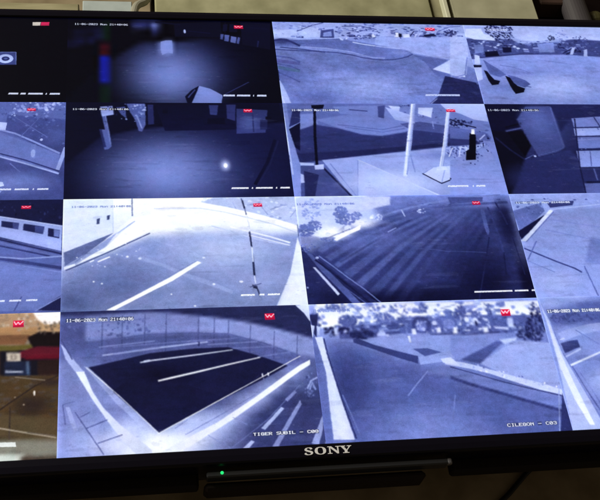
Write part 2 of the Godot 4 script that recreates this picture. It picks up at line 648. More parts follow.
func speck(n: int, lo: float, hi: float, size: float, p: Array, flat := 1.0) -> void:
	# leaves, stones, cars and roofs too small to tell apart: many uneven patches inside an outline
	var q := _points(p)
	var a := q[0]
	var b := q[0]
	for v in q:
		a = a.min(v)
		b = b.max(v)
	a = a.max(Vector2(-40, -40))
	b = b.min(Vector2(BW + 40, BH + 40))
	for k in n:
		var at := Vector2(rng.randf_range(a.x, b.x), rng.randf_range(a.y, b.y))
		var s := size * BW / 1000.0 * rng.randf_range(0.3, 1.0)
		var c := tone(lerpf(lo, hi, 0.14 + 0.72 * rng.randf()))
		if Geometry2D.is_point_in_polygon(at, q):
			_blob(at, s * sqrt(flat), s / sqrt(flat), c, 1.0, 0.6)


func wear(n: int, amount: float) -> void:
	# stains, patches, pebbles and worn marks: small changes of the tone that is already there
	for k in n / 10:
		var at := Vector2(rng.randf() * BW, rng.randf() * BH)
		var a := snappedf(rng.randf_range(0.02, 0.06) + amount * 0.2, 0.01)
		var pale := rng.randf() < 0.4 and img.get_pixelv(Vector2i(at)).b > 0.3
		_blob(at, rng.randf_range(30, 150), rng.randf_range(5, 24), Color(0.75, 0.8, 1.0) if pale else Color(0.0, 0.0, 0.05), a, 0.7)
	blur(2)
	for k in n:
		var at := Vector2(rng.randf() * BW, rng.randf() * BH)
		var a := snappedf(rng.randf_range(0.3, 1.0) * amount, 0.02)
		var pale := rng.randf() < 0.45 and img.get_pixelv(Vector2i(at)).b > 0.3
		var s := rng.randf_range(1.5, 7.0)
		_blob(at, s * rng.randf_range(1.0, 3.0), s * 0.7, Color(0.9, 0.93, 1.0) if pale else Color(0.0, 0.0, 0.05), a, 0.6)


func town(n: int, lo: float, hi: float, size: float, p: Array) -> void:
	# sheds, cars and walls far off: a body, a pale roof, a shaded side and a row of openings each
	var q := _points(p)
	var a := q[0]
	var b := q[0]
	for v in q:
		a = a.min(v)
		b = b.max(v)
	a = a.max(Vector2(-40, -40))
	b = b.min(Vector2(BW + 40, BH + 40))
	for k in n:
		var at := Vector2(rng.randf_range(a.x, b.x), rng.randf_range(a.y, b.y))
		var w := size * BW / 1000.0 * rng.randf_range(0.5, 1.6)
		var h := w * rng.randf_range(0.3, 0.6)
		var l := lerpf(lo, hi, rng.randf())
		if not Geometry2D.is_point_in_polygon(at, q):
			continue
		var lean := rng.randf_range(-0.2, 0.2) * h
		_fill(PackedVector2Array([at, at + Vector2(w, lean), at + Vector2(w, h + lean), at + Vector2(0, h)]), tone(l))
		_fill(PackedVector2Array([at + Vector2(w * 0.1, -h * 0.35), at + Vector2(w * 0.9, lean - h * 0.35), at + Vector2(w, lean), at]), tone(minf(l + 14, 96)))
		_fill(PackedVector2Array([at + Vector2(w, lean), at + Vector2(w * 1.25, lean + h * 0.1), at + Vector2(w * 1.25, h * 0.9 + lean), at + Vector2(w, h + lean)]), tone(l * 0.6))
		var m := 1 + int(rng.randf() * 4)
		for i in m:
			var o := at + Vector2(w * (i + 0.25) / m, h * 0.3)
			_fill(PackedVector2Array([o, o + Vector2(w * 0.4 / m, 0), o + Vector2(w * 0.4 / m, h * 0.35), o + Vector2(0, h * 0.35)]), tone(l * 0.55))


func logo(x0: float, y0: float, x1: float, y1: float) -> void:
	# a red field with a white zigzag
	var q := _points([x0, y0, x1, y1])
	var a := q[0]
	var d := q[1] - q[0]
	_fill(PackedVector2Array([a, a + Vector2(d.x, 0), a + d, a + Vector2(0, d.y)]), Color8(222, 24, 66))
	_fill(PackedVector2Array([a + d * Vector2(0, 0.75), a + d * Vector2(1, 0.6), a + d, a + Vector2(0, d.y)]), Color8(176, 14, 60))
	var z := [Vector2(0.08, 0.12), Vector2(0.28, 0.62), Vector2(0.48, 0.22), Vector2(0.62, 0.6), Vector2(0.95, 0.1)]
	for i in z.size() - 1:
		var s: Vector2 = a + d * z[i]
		var e: Vector2 = a + d * z[i + 1]
		var n := (e - s).normalized().orthogonal() * maxf(d.y * 0.09, 1.2)
		_fill(PackedVector2Array([s + n, e + n, e - n, s - n]), Color8(250, 205, 222))


func text(t: String, x0: float, y0: float, x1: float, y1: float, l: float) -> void:
	var q := _points([x0, y0, x1, y1])
	var step := (q[1].x - q[0].x) / t.length()
	var high := q[1].y - q[0].y
	var slope := 0.0
	if l > 70:
		for i in t.length():
			if t[i] != " ":
				img.fill_rect(Rect2i(int(q[0].x + i * step - 2), int(q[0].y - 2), int(step + 3), int(high + 4)), img.get_pixelv(Vector2i(clampi(int(q[0].x), 0, BW - 1), clampi(int(q[0].y - 4), 0, BH - 1))).darkened(0.35))
	for i in t.length():
		if not GLYPHS.has(t[i]):
			continue
		var rows: Array = GLYPHS[t[i]]
		for y in 7:
			for x in 5:
				if int(rows[y]) & (16 >> x):
					img.fill_rect(Rect2i(int(q[0].x + i * step + x * step / 6.0), int(q[0].y + y * high / 7.0 + slope), maxi(3, ceili(step / 6.0 + 1.0)), maxi(3, ceili(high / 7.0 + 0.6))), tone(l))


func word(l: float, x0: float, y0: float, x1: float, y1: float) -> void:
	# a caption too small to read: a light bar with the notches of its letters
	var q := _points([x0, y0, x1, y1])
	var w := q[1].x - q[0].x
	var h := q[1].y - q[0].y
	_fill(PackedVector2Array([q[0] + Vector2(h * 0.3, 0), q[0] + Vector2(w, 0), q[1] - Vector2(h * 0.1, 0), q[0] + Vector2(0, h)]), tone(l))
	var x := q[0].x + h * 0.9
	while x < q[1].x - h:
		if rng.randf() < 0.6:
			img.fill_rect(Rect2i(int(x), int(q[0].y + (0.0 if rng.randf() < 0.5 else h * 0.6)), 3, int(h * 0.4)), tone(l * 0.66))
		x += h * 0.7


func _paint_no_signal() -> void:
	base(1, 1, 1, 1)
	poly(40, [402, 437, 765, 425, 769, 573, 409, 582])
	dot(82, 720, 504, 35, 53)
	dot(30, 720, 504, 18, 26)
	dot(48, 720, 504, 8, 11)
	line(60, 3.3, [402, 437, 765, 425, 769, 573])
	blur(1)
	word(92, 742, 894, 788, 914)
	word(92, 795, 894, 821, 914)
	word(92, 829, 894, 897, 914)
	word(92, 907, 894, 915, 914)
	word(92, 925, 894, 973, 914)
	tint(Color8(205, 198, 190), [833, 57, 873, 55, 869, 99, 834, 100], 1)
	tint(Color8(200, 40, 90), [873, 55, 913, 53, 911, 97, 871, 99], 1)

func _paint_night_yard() -> void:
	base(6, 6, 4, 4)
	glow(22, 528, 583, 483, 662, 1.1)
	glow(62, 485, 659, 382, 668, 1.4)
	poly(2, [-15, -45, 1021, -95, 1009, 133, 707, 209, 535, 262, 342, 285, 153, 563, -4, 970])
	blur(4)
	poly(14, [7, 266, 82, 214, 87, 300, 11, 363])
	poly(10, [20, 142, 133, 100, 162, 186, 21, 241])
	poly(17, [91, 238, 124, 225, 129, 298, 96, 312])
	poly(20, [133, 125, 162, 111, 167, 248, 134, 261])
	poly(16, [40, 277, 72, 264, 75, 317, 44, 333])
	line(2, 4.3, [2, 212, 167, 161])
	line(2, 4.3, [81, 115, 89, 312])
	poly(32, [306, 29, 394, 20, 398, 88, 306, 105])
	line(45, 5.2, [310, 137, 422, 105])
	poly(30, [398, 25, 437, 23, 435, 150, 410, 214, 402, 126])
	dot(62, 420, 75, 14, 40)
	blur(2)
	poly(1, [437, 49, 501, 46, 498, 248, 436, 250])
	poly(66, [438, 270, 467, 254, 498, 253, 499, 421, 474, 412, 445, 442, 436, 386])
	blur(2)
	tint(Color8(10, 60, 20), [167, 35, 192, 34, 190, 259, 167, 260], 0.55)
	tint(Color8(110, 15, 30), [162, 297, 188, 296, 186, 442, 162, 443], 0.8)
	tint(Color8(25, 35, 200), [159, 443, 188, 442, 188, 762, 160, 762], 1)
	tint(Color8(15, 60, 25), [162, 785, 189, 785, 189, 979, 162, 979], 0.55)
	blur(5)
	poly(9, [509, 42, 739, 9, 744, 207, 512, 210])
	poly(11, [839, 11, 990, 21, 973, 356, 839, 298])
	line(15, 3.3, [861, 75, 973, 96])
	line(13, 3.3, [763, 21, 758, 159])
	poly(66, [441, 275, 467, 258, 496, 257, 497, 421, 472, 409, 445, 441, 439, 374])
	dot(80, 560, 142, 6, 25)
	line(15, 6.5, [574, 135, 684, 162])
	line(11, 8.7, [418, 30, 540, 57])
	line(9, 6.5, [826, 12, 975, 54])
	poly(45, [736, 170, 751, 169, 744, 239, 731, 233])
	poly(48, [755, 175, 779, 181, 772, 263, 751, 254])
	poly(52, [786, 193, 814, 205, 806, 284, 780, 269])
	poly(45, [819, 204, 831, 210, 822, 292, 810, 283])
	poly(14, [752, 47, 775, 40, 769, 127, 747, 137])
	poly(12, [785, 40, 825, 44, 819, 141, 779, 142])
	line(24, 6.5, [920, 248, 912, 327])
	poly(10, [543, 929, 574, 854, 611, 804, 582, 1006, 553, 1006])
	line(40, 6.5, [557, 941, 592, 848])
	poly(64, [613, 804, 663, 835, 720, 910, 711, 1014, 570, 1015, 588, 929])
	line(35, 4.3, [732, 898, 851, 755])
	wear(600, 0.11)
	blur(2)
	grain(0.15, 0.12)
	word(90, 722, 903, 779, 923)
	word(90, 786, 903, 852, 923)
	word(90, 863, 903, 870, 923)
	word(90, 882, 903, 929, 923)
	logo(805, 56, 851, 97)
	text(STAMP, 31, 59, 287, 81, 92)

func _paint_snowy_plaza() -> void:
	base(66, 66, 58, 56)
	poly(59, [-127, 375, 122, 367, 310, 386, 432, 452, 532, 474, 624, 456, 694, 397, 871, 455, 780, 584, 864, 644, 826, 1010, -155, 1018])
	blur(3)
	glow(71, 430, 805, 328, 267, 1.0)
	glow(52, 162, 928, 184, 116, 0.8)
	glow(50, 33, 632, 136, 180, 0.8)
	glow(66, 266, 657, 150, 76, 1.0)
	glow(54, 525, 559, 206, 62, 1.0)
	blur(4)
	poly(72, [518, 178, 1131, 154, 1074, 639, 884, 455, 696, 378, 661, 334, 510, 275])
	poly(55, [-32, 199, 130, 224, 323, 201, 510, 275, 673, 349, 696, 381, 666, 423, 560, 458, 470, 451, 374, 375, 250, 335, 125, 320, -37, 310])
	glow(64, 631, 373, 79, 57, 1.0)
	glow(50, 229, 269, 257, 44, 1.0)
	line(40, 7.6, [-27, 350, 122, 364, 197, 368, 310, 383, 384, 412, 433, 442, 483, 460, 533, 468, 585, 463, 625, 449, 666, 423, 695, 390])
	line(86, 6.5, [397, 247, 446, 271, 509, 291])
	line(78, 5.4, [509, 291, 572, 311, 636, 325])
	line(72, 5.4, [125, 313, 250, 328, 375, 368, 435, 411, 484, 441, 548, 445])
	poly(84, [884, 455, 839, 513, 778, 577, 865, 635, 939, 674, 969, 404])
	poly(52, [865, 635, 777, 584, 871, 462, 694, 397, 750, 490, 787, 646, 855, 737])
	poly(32, [855, 737, 819, 829, 787, 890, 718, 1010, 1030, 1008, 1007, 765])
	line(74, 4.3, [872, 644, 860, 737, 825, 835, 789, 902, 725, 1010])
	poly(78, [926, 63, 986, 7, 1017, -8, 987, 388, 950, 642, 912, 680, 864, 644])
	poly(28, [837, 660, 990, 741, 998, 1008, 750, 1010])
	line(55, 5.4, [887, 675, 943, 642, 978, 420])
	line(60, 4.3, [936, 96, 984, 20, 1013, 26])
	blur(2)
	poly(74, [-10, 15, 508, -19, 1045, -43, 1029, 103, 492, 179, 301, 207, -5, 240])
	poly(80, [-11, 37, 242, 69, 234, 188, 98, 209, -4, 229])
	speck(60, 44, 74, 14, [-10, 15, 508, -12, 1044, -32, 1032, 81, 241, 80, -13, 80], 2.5)
	town(26, 46, 74, 20, [-12, 59, 504, 36, 1039, 13, 1024, 147, 492, 176, -20, 205])
	poly(40, [244, 102, 310, 77, 306, 196, 234, 195])
	poly(66, [255, 130, 297, 111, 295, 175, 250, 181])
	line(36, 4.3, [120, 118, 201, 39, 264, -1])
	line(40, 3.6, [-6, 102, 38, 67, 81, 59])
	speck(50, 34, 60, 14, [322, 22, 525, -9, 525, 199, 318, 213], 1.3)
	town(12, 36, 70, 18, [319, 66, 520, 47, 526, 188, 319, 196])
	speck(40, 60, 88, 12, [331, 22, 525, -9, 525, 206, 317, 217], 1.0)
	line(32, 4.3, [356, 43, 452, 34, 535, 79])
	glow(40, 45, 249, 101, 63, 1.0)
	line(34, 8.7, [-13, 247, 38, 232, 79, 248])
	line(38, 7.2, [24, 323, 140, 347, 247, 381])
	line(50, 5.8, [190, 222, 335, 213])
	speck(60, 36, 66, 14, [506, 3, 970, -17, 988, 149, 755, 169, 494, 157], 2)
	town(20, 36, 72, 16, [526, 79, 944, 62, 960, 161, 757, 149, 520, 156])
	poly(90, [502, 146, 513, 137, 522, 175, 504, 180])
	poly(92, [630, 115, 646, 114, 640, 175, 626, 176])
	poly(12, [646, 127, 662, 126, 658, 170, 643, 171])
	poly(88, [667, 135, 703, 125, 702, 173, 666, 179])
	line(24, 5.1, [703, 160, 729, 93])
	line(84, 5.1, [727, 172, 742, 123])
	line(80, 5.1, [747, 158, 760, 122])
	poly(20, [776, 139, 831, 120, 845, 150, 782, 165])
	line(44, 4.3, [851, 99, 920, 30, 985, 16])
	speck(110, 16, 44, 7.4, [957, 106, 950, 129, 937, 147, 920, 155, 904, 153, 891, 141, 885, 120, 887, 97, 898, 76, 913, 62, 930, 58, 946, 66, 955, 83], 1.0)
	poly(78, [932, 173, 970, 154, 989, 193, 945, 216])
	line(82, 2.9, [892, 218, 928, 212, 949, 177])
	blur(1)
	poly(72, [-4, 11, 143, 4, 138, 96, -2, 101])
	speck(30, 40, 86, 12, [-4, 11, 156, 3, 145, 192, -7, 214], 2)
	line(34, 13.0, [-9, 245, 30, 222, 61, 227, 126, 304])
	line(46, 8.7, [-6, 433, 67, 453, 114, 507])
	line(46, 8.7, [-5, 526, 62, 555, 108, 606])
	line(46, 8.7, [-2, 632, 54, 692, 100, 751])
	tint(Color8(40, 30, 90), [-13, 465, 114, 507, 112, 544, -12, 511], 0.3)
	tint(Color8(40, 90, 80), [-12, 547, 109, 599, 106, 636, -12, 590], 0.3)
	poly(78, [-6, 729, 5, 738, 27, 871, 44, 1011, -9, 1011])
	poly(8, [-11, 602, 2, 608, 1, 729, -13, 717])
	line(84, 5.4, [-12, 797, 12, 1011])
	wear(600, 0.11)
	blur(2)
	grain(0.36, 0.5)
	word(86, 711, 885, 889, 907)
	logo(792, 43, 843, 82)
	text(STAMP, 21, 18, 219, 41, 70)

func _paint_tyre_yard() -> void:
	base(74, 74, 66, 70)
	poly(66, [3, 451, 365, 350, 843, 388, 1120, 420, 1015, 999, -21, 1008])
	blur(3)
	glow(76, 399, 789, 352, 246, 1.0)
	glow(60, 210, 605, 243, 69, 1.0)
	blur(4)
	poly(42, [-8, 175, 244, 181, 287, 241, 524, 202, 512, 372, 257, 380, 63, 431, -13, 448])
	poly(40, [517, 155, 1126, 228, 1098, 385, 702, 397, 499, 372])
	poly(78, [272, 8, 1172, -31, 1127, 221, 788, 183, 685, 168, 594, 165, 527, 180, 478, 157, 435, 189, 382, 198, 306, 194, 254, 150])
	blur(3)
	poly(86, [9, 50, 96, 40, 101, 109, 148, 138, 153, 200, 41, 188, -2, 150])
	speck(198, 8, 40, 8.7, [269, 55, 254, 102, 224, 139, 187, 158, 150, 153, 122, 127, 109, 86, 115, 38, 138, -6, 172, -35, 211, -43, 245, -27, 266, 8], 1.0)
	speck(88, 10, 46, 7.4, [259, 165, 248, 206, 228, 237, 203, 253, 180, 249, 163, 226, 156, 189, 161, 148, 177, 110, 200, 86, 225, 80, 246, 94, 258, 124], 1.0)
	speck(80, 26, 66, 12, [2, 205, 293, 195, 276, 349, 65, 415, -11, 433], 1.7)
	town(10, 30, 70, 24, [-4, 251, 277, 226, 261, 349, 19, 387])
	speck(30, 66, 88, 12, [0, 221, 279, 211, 280, 318, 24, 341], 1.6)
	poly(14, [79, 349, 149, 334, 152, 395, 77, 415])
	poly(60, [32, 265, 84, 251, 74, 355, 25, 375])
	poly(18, [181, 285, 231, 283, 223, 350, 178, 358])
	speck(70, 30, 66, 12, [283, 226, 530, 155, 508, 357, 273, 373], 1.8)
	town(16, 34, 66, 24, [280, 251, 526, 186, 510, 341, 275, 355])
	speck(60, 28, 60, 11, [528, 170, 1126, 228, 1099, 379, 704, 381, 500, 366], 1.4)
	town(20, 30, 62, 26, [523, 205, 1123, 240, 1104, 348, 504, 342])
	speck(44, 12, 26, 5.6, [487, 150, 482, 168, 474, 181, 463, 188, 454, 186, 447, 176, 445, 161, 447, 143, 454, 126, 464, 116, 474, 113, 482, 119, 487, 133], 1.0)
	speck(66, 22, 36, 5.6, [671, 175, 661, 198, 642, 217, 617, 226, 593, 224, 574, 211, 566, 190, 569, 166, 584, 144, 607, 130, 632, 126, 654, 134, 668, 151], 1.0)
	line(20, 6.1, [501, 357, 578, 271])
	line(16, 6.1, [519, 366, 587, 302])
	poly(80, [564, 278, 583, 271, 556, 371, 538, 371])
	poly(78, [625, 307, 645, 294, 633, 393, 612, 393])
	speck(88, 58, 78, 7.4, [560, 138, 550, 179, 535, 211, 518, 226, 502, 222, 492, 198, 490, 162, 496, 119, 509, 81, 526, 57, 543, 51, 556, 65, 562, 97], 1.0)
	poly(64, [377, 238, 470, 213, 459, 343, 375, 346])
	line(30, 5.1, [13, 432, 116, 408, 258, 374, 373, 364])
	blur(1)
	blur(1)
	line(58, 6.5, [141, 518, 218, 548, 266, 588, 300, 635])
	line(60, 4.3, [353, 442, 443, 471, 548, 501])
	line(62, 6.5, [81, 465, 217, 445, 321, 475])
	poly(80, [2, 521, 23, 508, 42, 520, 30, 697, -8, 728])
	poly(12, [-2, 518, 43, 520, 40, 546, -1, 550])
	poly(84, [21, 387, 46, 402, 37, 508, 7, 509])
	poly(50, [59, 450, 90, 507, 123, 560, 160, 638, 123, 670, 75, 633])
	poly(46, [164, 638, 206, 662, 251, 705, 273, 754, 239, 798, 191, 762])
	glow(60, 134, 794, 132, 122, 1.0)
	blur(2)
	poly(8, [48, 584, 63, 596, 75, 652, 90, 702, 117, 717, 104, 760, 69, 770, 58, 718])
	poly(6, [152, 650, 175, 675, 186, 737, 202, 777, 237, 808, 225, 854, 179, 876, 166, 799])
	line(40, 4.3, [241, 777, 272, 792])
	wear(600, 0.11)
	blur(2)
	grain(0.32, 0.4)
	text(STAMP, 127, 42, 237, 66, 84)

func _paint_hillside_path() -> void:
	base(55, 52, 42, 40)
	poly(42, [746, 135, 1009, 188, 1013, 556, 872, 451, 739, 295])
	poly(57, [503, 242, 719, 321, 855, 438, 981, 555, 972, 732, 726, 565, 512, 449])
	poly(43, [513, 474, 727, 603, 978, 757, 1013, 1003, 536, 990])
	blur(3)
	speck(150, 30, 92, 11, [493, -3, 1007, -8, 1009, 134, 866, 175, 500, 163], 1.0)
	speck(120, 34, 60, 9, [735, 135, 1009, 175, 1001, 452, 860, 374], 1.0)
	speck(60, 62, 90, 14, [775, 0, 985, -2, 975, 80, 778, 108], 1.0)
	glow(60, 796, 828, 209, 145, 0.8)
	glow(46, 956, 348, 77, 156, 0.8)
	blur(2)
	line(68, 9.8, [609, 229, 718, 295, 783, 334, 860, 413, 980, 543])
	poly(82, [672, 205, 746, 221, 742, 300, 675, 289])
	line(74, 9.8, [512, 444, 726, 573, 833, 642, 978, 747])
	poly(74, [996, 478, 1014, 478, 980, 712, 963, 707])
	poly(60, [856, 451, 877, 446, 875, 592, 855, 584])
	dot(80, 865, 541, 10, 41, 0.6)
	dot(82, 898, 400, 6, 13)
	line(36, 7.6, [725, 542, 833, 609, 977, 722])
	line(54, 5.4, [770, 641, 814, 729])
	line(52, 4.3, [779, 162, 924, 374])
	line(50, 4.3, [898, 135, 806, 373])
	blur(1)
	poly(86, [713, 814, 746, 827, 751, 863, 715, 879])
	poly(70, [715, 899, 744, 914, 717, 971])
	grain(0.32, 0.3)
	word(93, 695, 889, 782, 906)
	word(93, 794, 889, 855, 906)
	word(93, 869, 889, 877, 906)
	word(93, 888, 889, 937, 906)
	logo(830, 66, 868, 96)

func _paint_courtyard_pillar() -> void:
	base(13, 20, 12, 17)
	glow(32, 501, 767, 584, 724, 0.9)
	glow(65, 436, 740, 479, 632, 1.3)
	poly(10, [-4, -2, 990, -12, 1001, 213, 765, 269, 490, 255, 309, 295, 153, 375, 3, 657])
	blur(4)
	poly(50, [134, 106, 166, 101, 184, 269, 204, 470, 190, 501, 173, 506, 155, 348])
	line(30, 10.9, [144, 134, 158, 322, 175, 480])
	line(58, 6.5, [175, 133, 191, 309, 200, 454])
	poly(72, [153, 46, 209, 37, 215, 133, 159, 155])
	poly(48, [272, 12, 357, 11, 357, 242, 340, 317, 325, 309, 310, 187, 288, 106])
	speck(30, 40, 88, 12, [277, 17, 359, 16, 355, 187, 315, 201, 288, 106], 1.0)
	line(70, 5.4, [316, 133, 340, 282])
	poly(44, [226, 56, 266, 45, 271, 174, 248, 133])
	poly(10, [41, 8, 147, 7, 175, 295, 76, 268])
	blur(2)
	speck(40, 10, 92, 7, [153, 18, 363, 11, 354, 242, 153, 134], 1.0)
	poly(14, [403, 22, 786, 18, 769, 296, 443, 309])
	poly(30, [368, 22, 394, 22, 395, 236, 368, 242])
	poly(36, [651, 25, 695, 25, 686, 137, 654, 131])
	poly(34, [733, 19, 777, 18, 767, 200, 731, 173])
	poly(36, [779, 64, 925, 79, 904, 329, 769, 340])
	glow(46, 830, 228, 71, 123, 1.0)
	poly(10, [434, 63, 462, 57, 458, 118, 436, 118])
	poly(8, [912, 152, 938, 152, 937, 186, 911, 186])
	poly(26, [885, 186, 920, 191, 912, 296, 880, 296])
	poly(10, [641, 173, 722, 164, 720, 236, 637, 230])
	line(30, 6.5, [853, 116, 849, 323])
	line(14, 15.2, [944, 405, 898, 644, 830, 875])
	line(24, 4.3, [958, 419, 908, 671, 841, 888])
	blur(1)
	glow(84, 705, 673, 38, 98, 1.3)
	dot(100, 706, 676, 9, 25)
	wear(600, 0.11)
	blur(2)
	grain(0.2, 0.15)
	word(99, 723, 900, 801, 917)
	word(99, 813, 900, 821, 917)
	word(99, 831, 900, 909, 917)
	word(99, 921, 900, 929, 917)
	word(99, 941, 900, 986, 917)
	logo(811, 68, 852, 106)
	text(STAMP, 30, 64, 283, 83, 95)

func _paint_ramp_and_posts() -> void:
	base(52, 58, 50, 66)
	poly(62, [54, 129, 144, 115, 157, 227, 67, 302, -18, 351])
	poly(60, [146, 185, 470, 70, 623, 155, 662, 263, 545, 339, 457, 364, 351, 341, 247, 275])
	poly(34, [-18, 351, 68, 296, 142, 241, 247, 280, 362, 352, 457, 369, 570, 325, 677, 241, 793, 320, 935, 383, 925, 466, 775, 482, 152, 627, 46, 660, -24, 677])
	poly(27, [-15, 513, 52, 554, 288, 529, 507, 491, 780, 438, 775, 482, 152, 627, -24, 677])
	blur(3)
	poly(60, [475, 12, 604, 11, 650, 161, 557, 207, 466, 116])
	poly(78, [776, -2, 1001, -4, 996, 206, 928, 183, 865, 114, 799, 68])
	speck(60, 30, 76, 11, [486, 1, 775, 10, 797, 91, 923, 229, 985, 298, 977, 366, 780, 252, 565, 116], 1.4)
	town(22, 40, 80, 22, [485, 12, 775, 10, 794, 114, 921, 241, 983, 321, 780, 252, 565, 116])
	poly(84, [661, 46, 736, 45, 715, 161, 654, 115])
	poly(82, [514, 24, 572, 35, 562, 93, 529, 70])
	line(16, 7.0, [798, 172, 871, 241, 928, 275])
	speck(40, 10, 34, 10, [802, 138, 895, 206, 877, 275, 802, 229], 1.0)
	poly(44, [554, 230, 655, 207, 780, 252, 980, 343, 975, 388, 770, 343, 597, 297])
	line(66, 5.2, [717, 202, 715, 286])
	poly(60, [240, 37, 474, 24, 454, 145, 271, 117])
	line(34, 5.4, [317, 71, 407, 88])
	poly(40, [461, 30, 499, 18, 480, 170, 453, 156])
	poly(76, [497, 41, 613, 127, 629, 227, 534, 184])
	line(48, 4.3, [250, 241, 463, 297, 590, 241])
	line(50, 4.3, [284, 269, 461, 325, 574, 283])
	line(44, 5.4, [457, 367, 570, 328, 676, 246, 792, 326])
	poly(72, [150, 627, 774, 493, 952, 455, 954, 1044, 267, 1025])
	poly(42, [-1, 685, 143, 687, 266, 1012, -20, 1017])
	poly(28, [59, 738, 125, 779, 93, 1008, 48, 1007])
	line(20, 9.8, [143, 687, 266, 1018])
	poly(80, [1, 641, 111, 658, 109, 684, -1, 677])
	poly(80, [7, 737, 55, 777, 55, 860, -1, 874])
	line(58, 4.3, [185, 662, 282, 1000])
	poly(77, [318, 624, 673, 998, 680, 1036, 287, 1026])
	line(86, 4.3, [318, 624, 682, 1018])
	line(60, 3.3, [318, 629, 288, 1013])
	line(60, 5.4, [573, 559, 578, 761])
	glow(84, 473, 863, 309, 180, 0.8)
	glow(62, 717, 575, 195, 81, 0.8)
	blur(2)
	poly(8, [137, 21, 200, 15, 192, 61, 165, 67, 137, 55])
	line(7, 13.0, [152, 44, 133, 379, 123, 679])
	poly(82, [111, 679, 155, 669, 153, 722, 111, 726])
	poly(84, [629, -3, 652, -4, 593, 436, 536, 802, 517, 802, 567, 436])
	line(96, 5.4, [634, 5, 603, 241, 573, 436, 528, 786])
	line(66, 4.3, [647, 5, 616, 241, 588, 436, 537, 786])
	line(60, 3.3, [571, 422, 593, 423])
	poly(84, [805, 53, 824, 53, 759, 493, 715, 715, 698, 715, 744, 465])
	poly(84, [660, 714, 765, 694, 802, 791, 692, 879, 614, 774])
	line(62, 3.3, [614, 777, 666, 714])
	line(70, 4.3, [692, 879, 729, 710])
	line(96, 3.3, [804, 68, 743, 465, 702, 704])
	line(66, 4.3, [820, 68, 760, 465, 718, 704])
	line(12, 5.4, [612, 777, 692, 881, 789, 807])
	poly(88, [689, 704, 730, 699, 736, 737, 681, 746])
	poly(64, [-11, 2, 19, 2, 21, 324, 47, 678, 30, 1011, -8, 1010, 2, 620])
	line(84, 5.4, [-2, 17, 2, 378, 7, 776])
	poly(14, [16, 291, 72, 219, 54, 527, 33, 487])
	poly(30, [45, 73, 81, 67, 72, 213, 17, 269])
	poly(80, [815, -5, 996, -7, 1003, 125, 818, 82])
	speck(50, 10, 40, 8, [808, 178, 919, 198, 885, 275, 800, 255], 1.0)
	poly(50, [798, 269, 967, 326, 991, 383, 980, 425, 784, 396])
	speck(90, 30, 92, 10, [755, 487, 865, 477, 851, 598, 742, 612], 1.0)
	line(88, 5.2, [758, 597, 785, 499])
	line(86, 5.2, [807, 597, 825, 494, 854, 499, 838, 609])
	line(40, 4.3, [801, 521, 797, 597])
	line(60, 3.5, [752, 520, 766, 520])
	speck(50, 14, 70, 9, [902, 410, 974, 433, 968, 610, 888, 620], 1.0)
	line(20, 4.3, [919, 522, 960, 511])
	line(18, 4.3, [943, 444, 931, 588])
	poly(67, [758, 643, 963, 467, 1007, 1006, 720, 999])
	speck(60, 14, 60, 9, [918, 312, 979, 326, 962, 522, 888, 685, 819, 751, 802, 684], 1.0)
	poly(4, [888, 337, 917, 354, 886, 631, 837, 636, 848, 538, 865, 516])
	poly(97, [902, 292, 917, 292, 912, 349, 894, 349])
	poly(8, [739, 822, 745, 832, 736, 848])
	line(78, 6.5, [929, 411, 963, 354])
	wear(600, 0.11)
	blur(2)
	grain(0.25, 0.25)
	word(94, 718, 902, 818, 920)
	word(94, 837, 902, 844, 920)
	word(94, 854, 902, 900, 920)
	logo(799, 64, 844, 95)
	text(STAMP, 39, 68, 268, 88, 95)

func _paint_stacked_cartons() -> void:
	base(14, 36, 10, 32)
	poly(30, [-25, 467, 132, 612, 196, 597, 371, 526, 406, 638, 392, 1056, 2, 1045])
	glow(36, 327, 298, 208, 475, 1.0)
	poly(7, [-30, 298, 93, 326, 132, 612, 60, 876, -4, 1045, -3, 795])
	poly(26, [342, 5, 1018, -16, 987, 151, 422, 182, 349, 327])
	blur(4)
	poly(42, [148, 177, 208, 30, 340, 23, 344, 498, 305, 542, 199, 597, 182, 468])
	line(52, 5.4, [341, 35, 345, 498])
	line(48, 4.3, [199, 597, 305, 542, 343, 503])
	poly(4, [78, 326, 167, 304, 184, 468, 133, 604])
	line(48, 8.7, [72, 315, 166, 275])
	line(6, 10.9, [72, 275, 163, 226])
	poly(30, [182, 479, 197, 591, 144, 612, 138, 596])
	line(40, 5.4, [148, 177, 183, 474])
	line(24, 6.5, [10, 383, 68, 523, 129, 634])
	blur(3)
	glow(50, 249, 211, 116, 257, 0.7)
	glow(30, 137, 851, 198, 236, 0.8)
	glow(10, -49, 874, 85, 310, 0.8)
	poly(60, [431, 167, 565, 146, 993, 121, 971, 240, 429, 269])
	poly(72, [426, 284, 968, 255, 949, 358, 420, 370])
	poly(58, [424, 385, 948, 364, 923, 502, 412, 512])
	poly(68, [401, 540, 920, 520, 885, 706, 393, 720])
	poly(30, [391, 734, 882, 722, 855, 871, 383, 872])
	poly(52, [386, 896, 852, 887, 824, 1041, 374, 1029])
	line(28, 4.3, [412, 379, 550, 368])
	line(30, 4.3, [410, 526, 528, 510])
	line(30, 5.4, [551, 152, 567, 264])
	line(34, 3.3, [472, 541, 453, 710])
	line(66, 4.3, [428, 419, 545, 402])
	dot(75, 466, 322, 16, 17)
	dot(72, 525, 322, 13, 17)
	line(50, 6.5, [461, 735, 460, 863])
	speck(40, 40, 70, 8, [434, 275, 969, 252, 885, 706, 395, 709], 1.0)
	line(20, 6.5, [447, 170, 393, 720, 380, 1016])
	blur(2)
	dot(80, 184, 596, 7, 11)
	line(44, 5.4, [130, 629, 180, 580])
	wear(600, 0.11)
	blur(2)
	grain(0.3, 0.25)
	text(STAMP, 10, 61, 275, 82, 92)

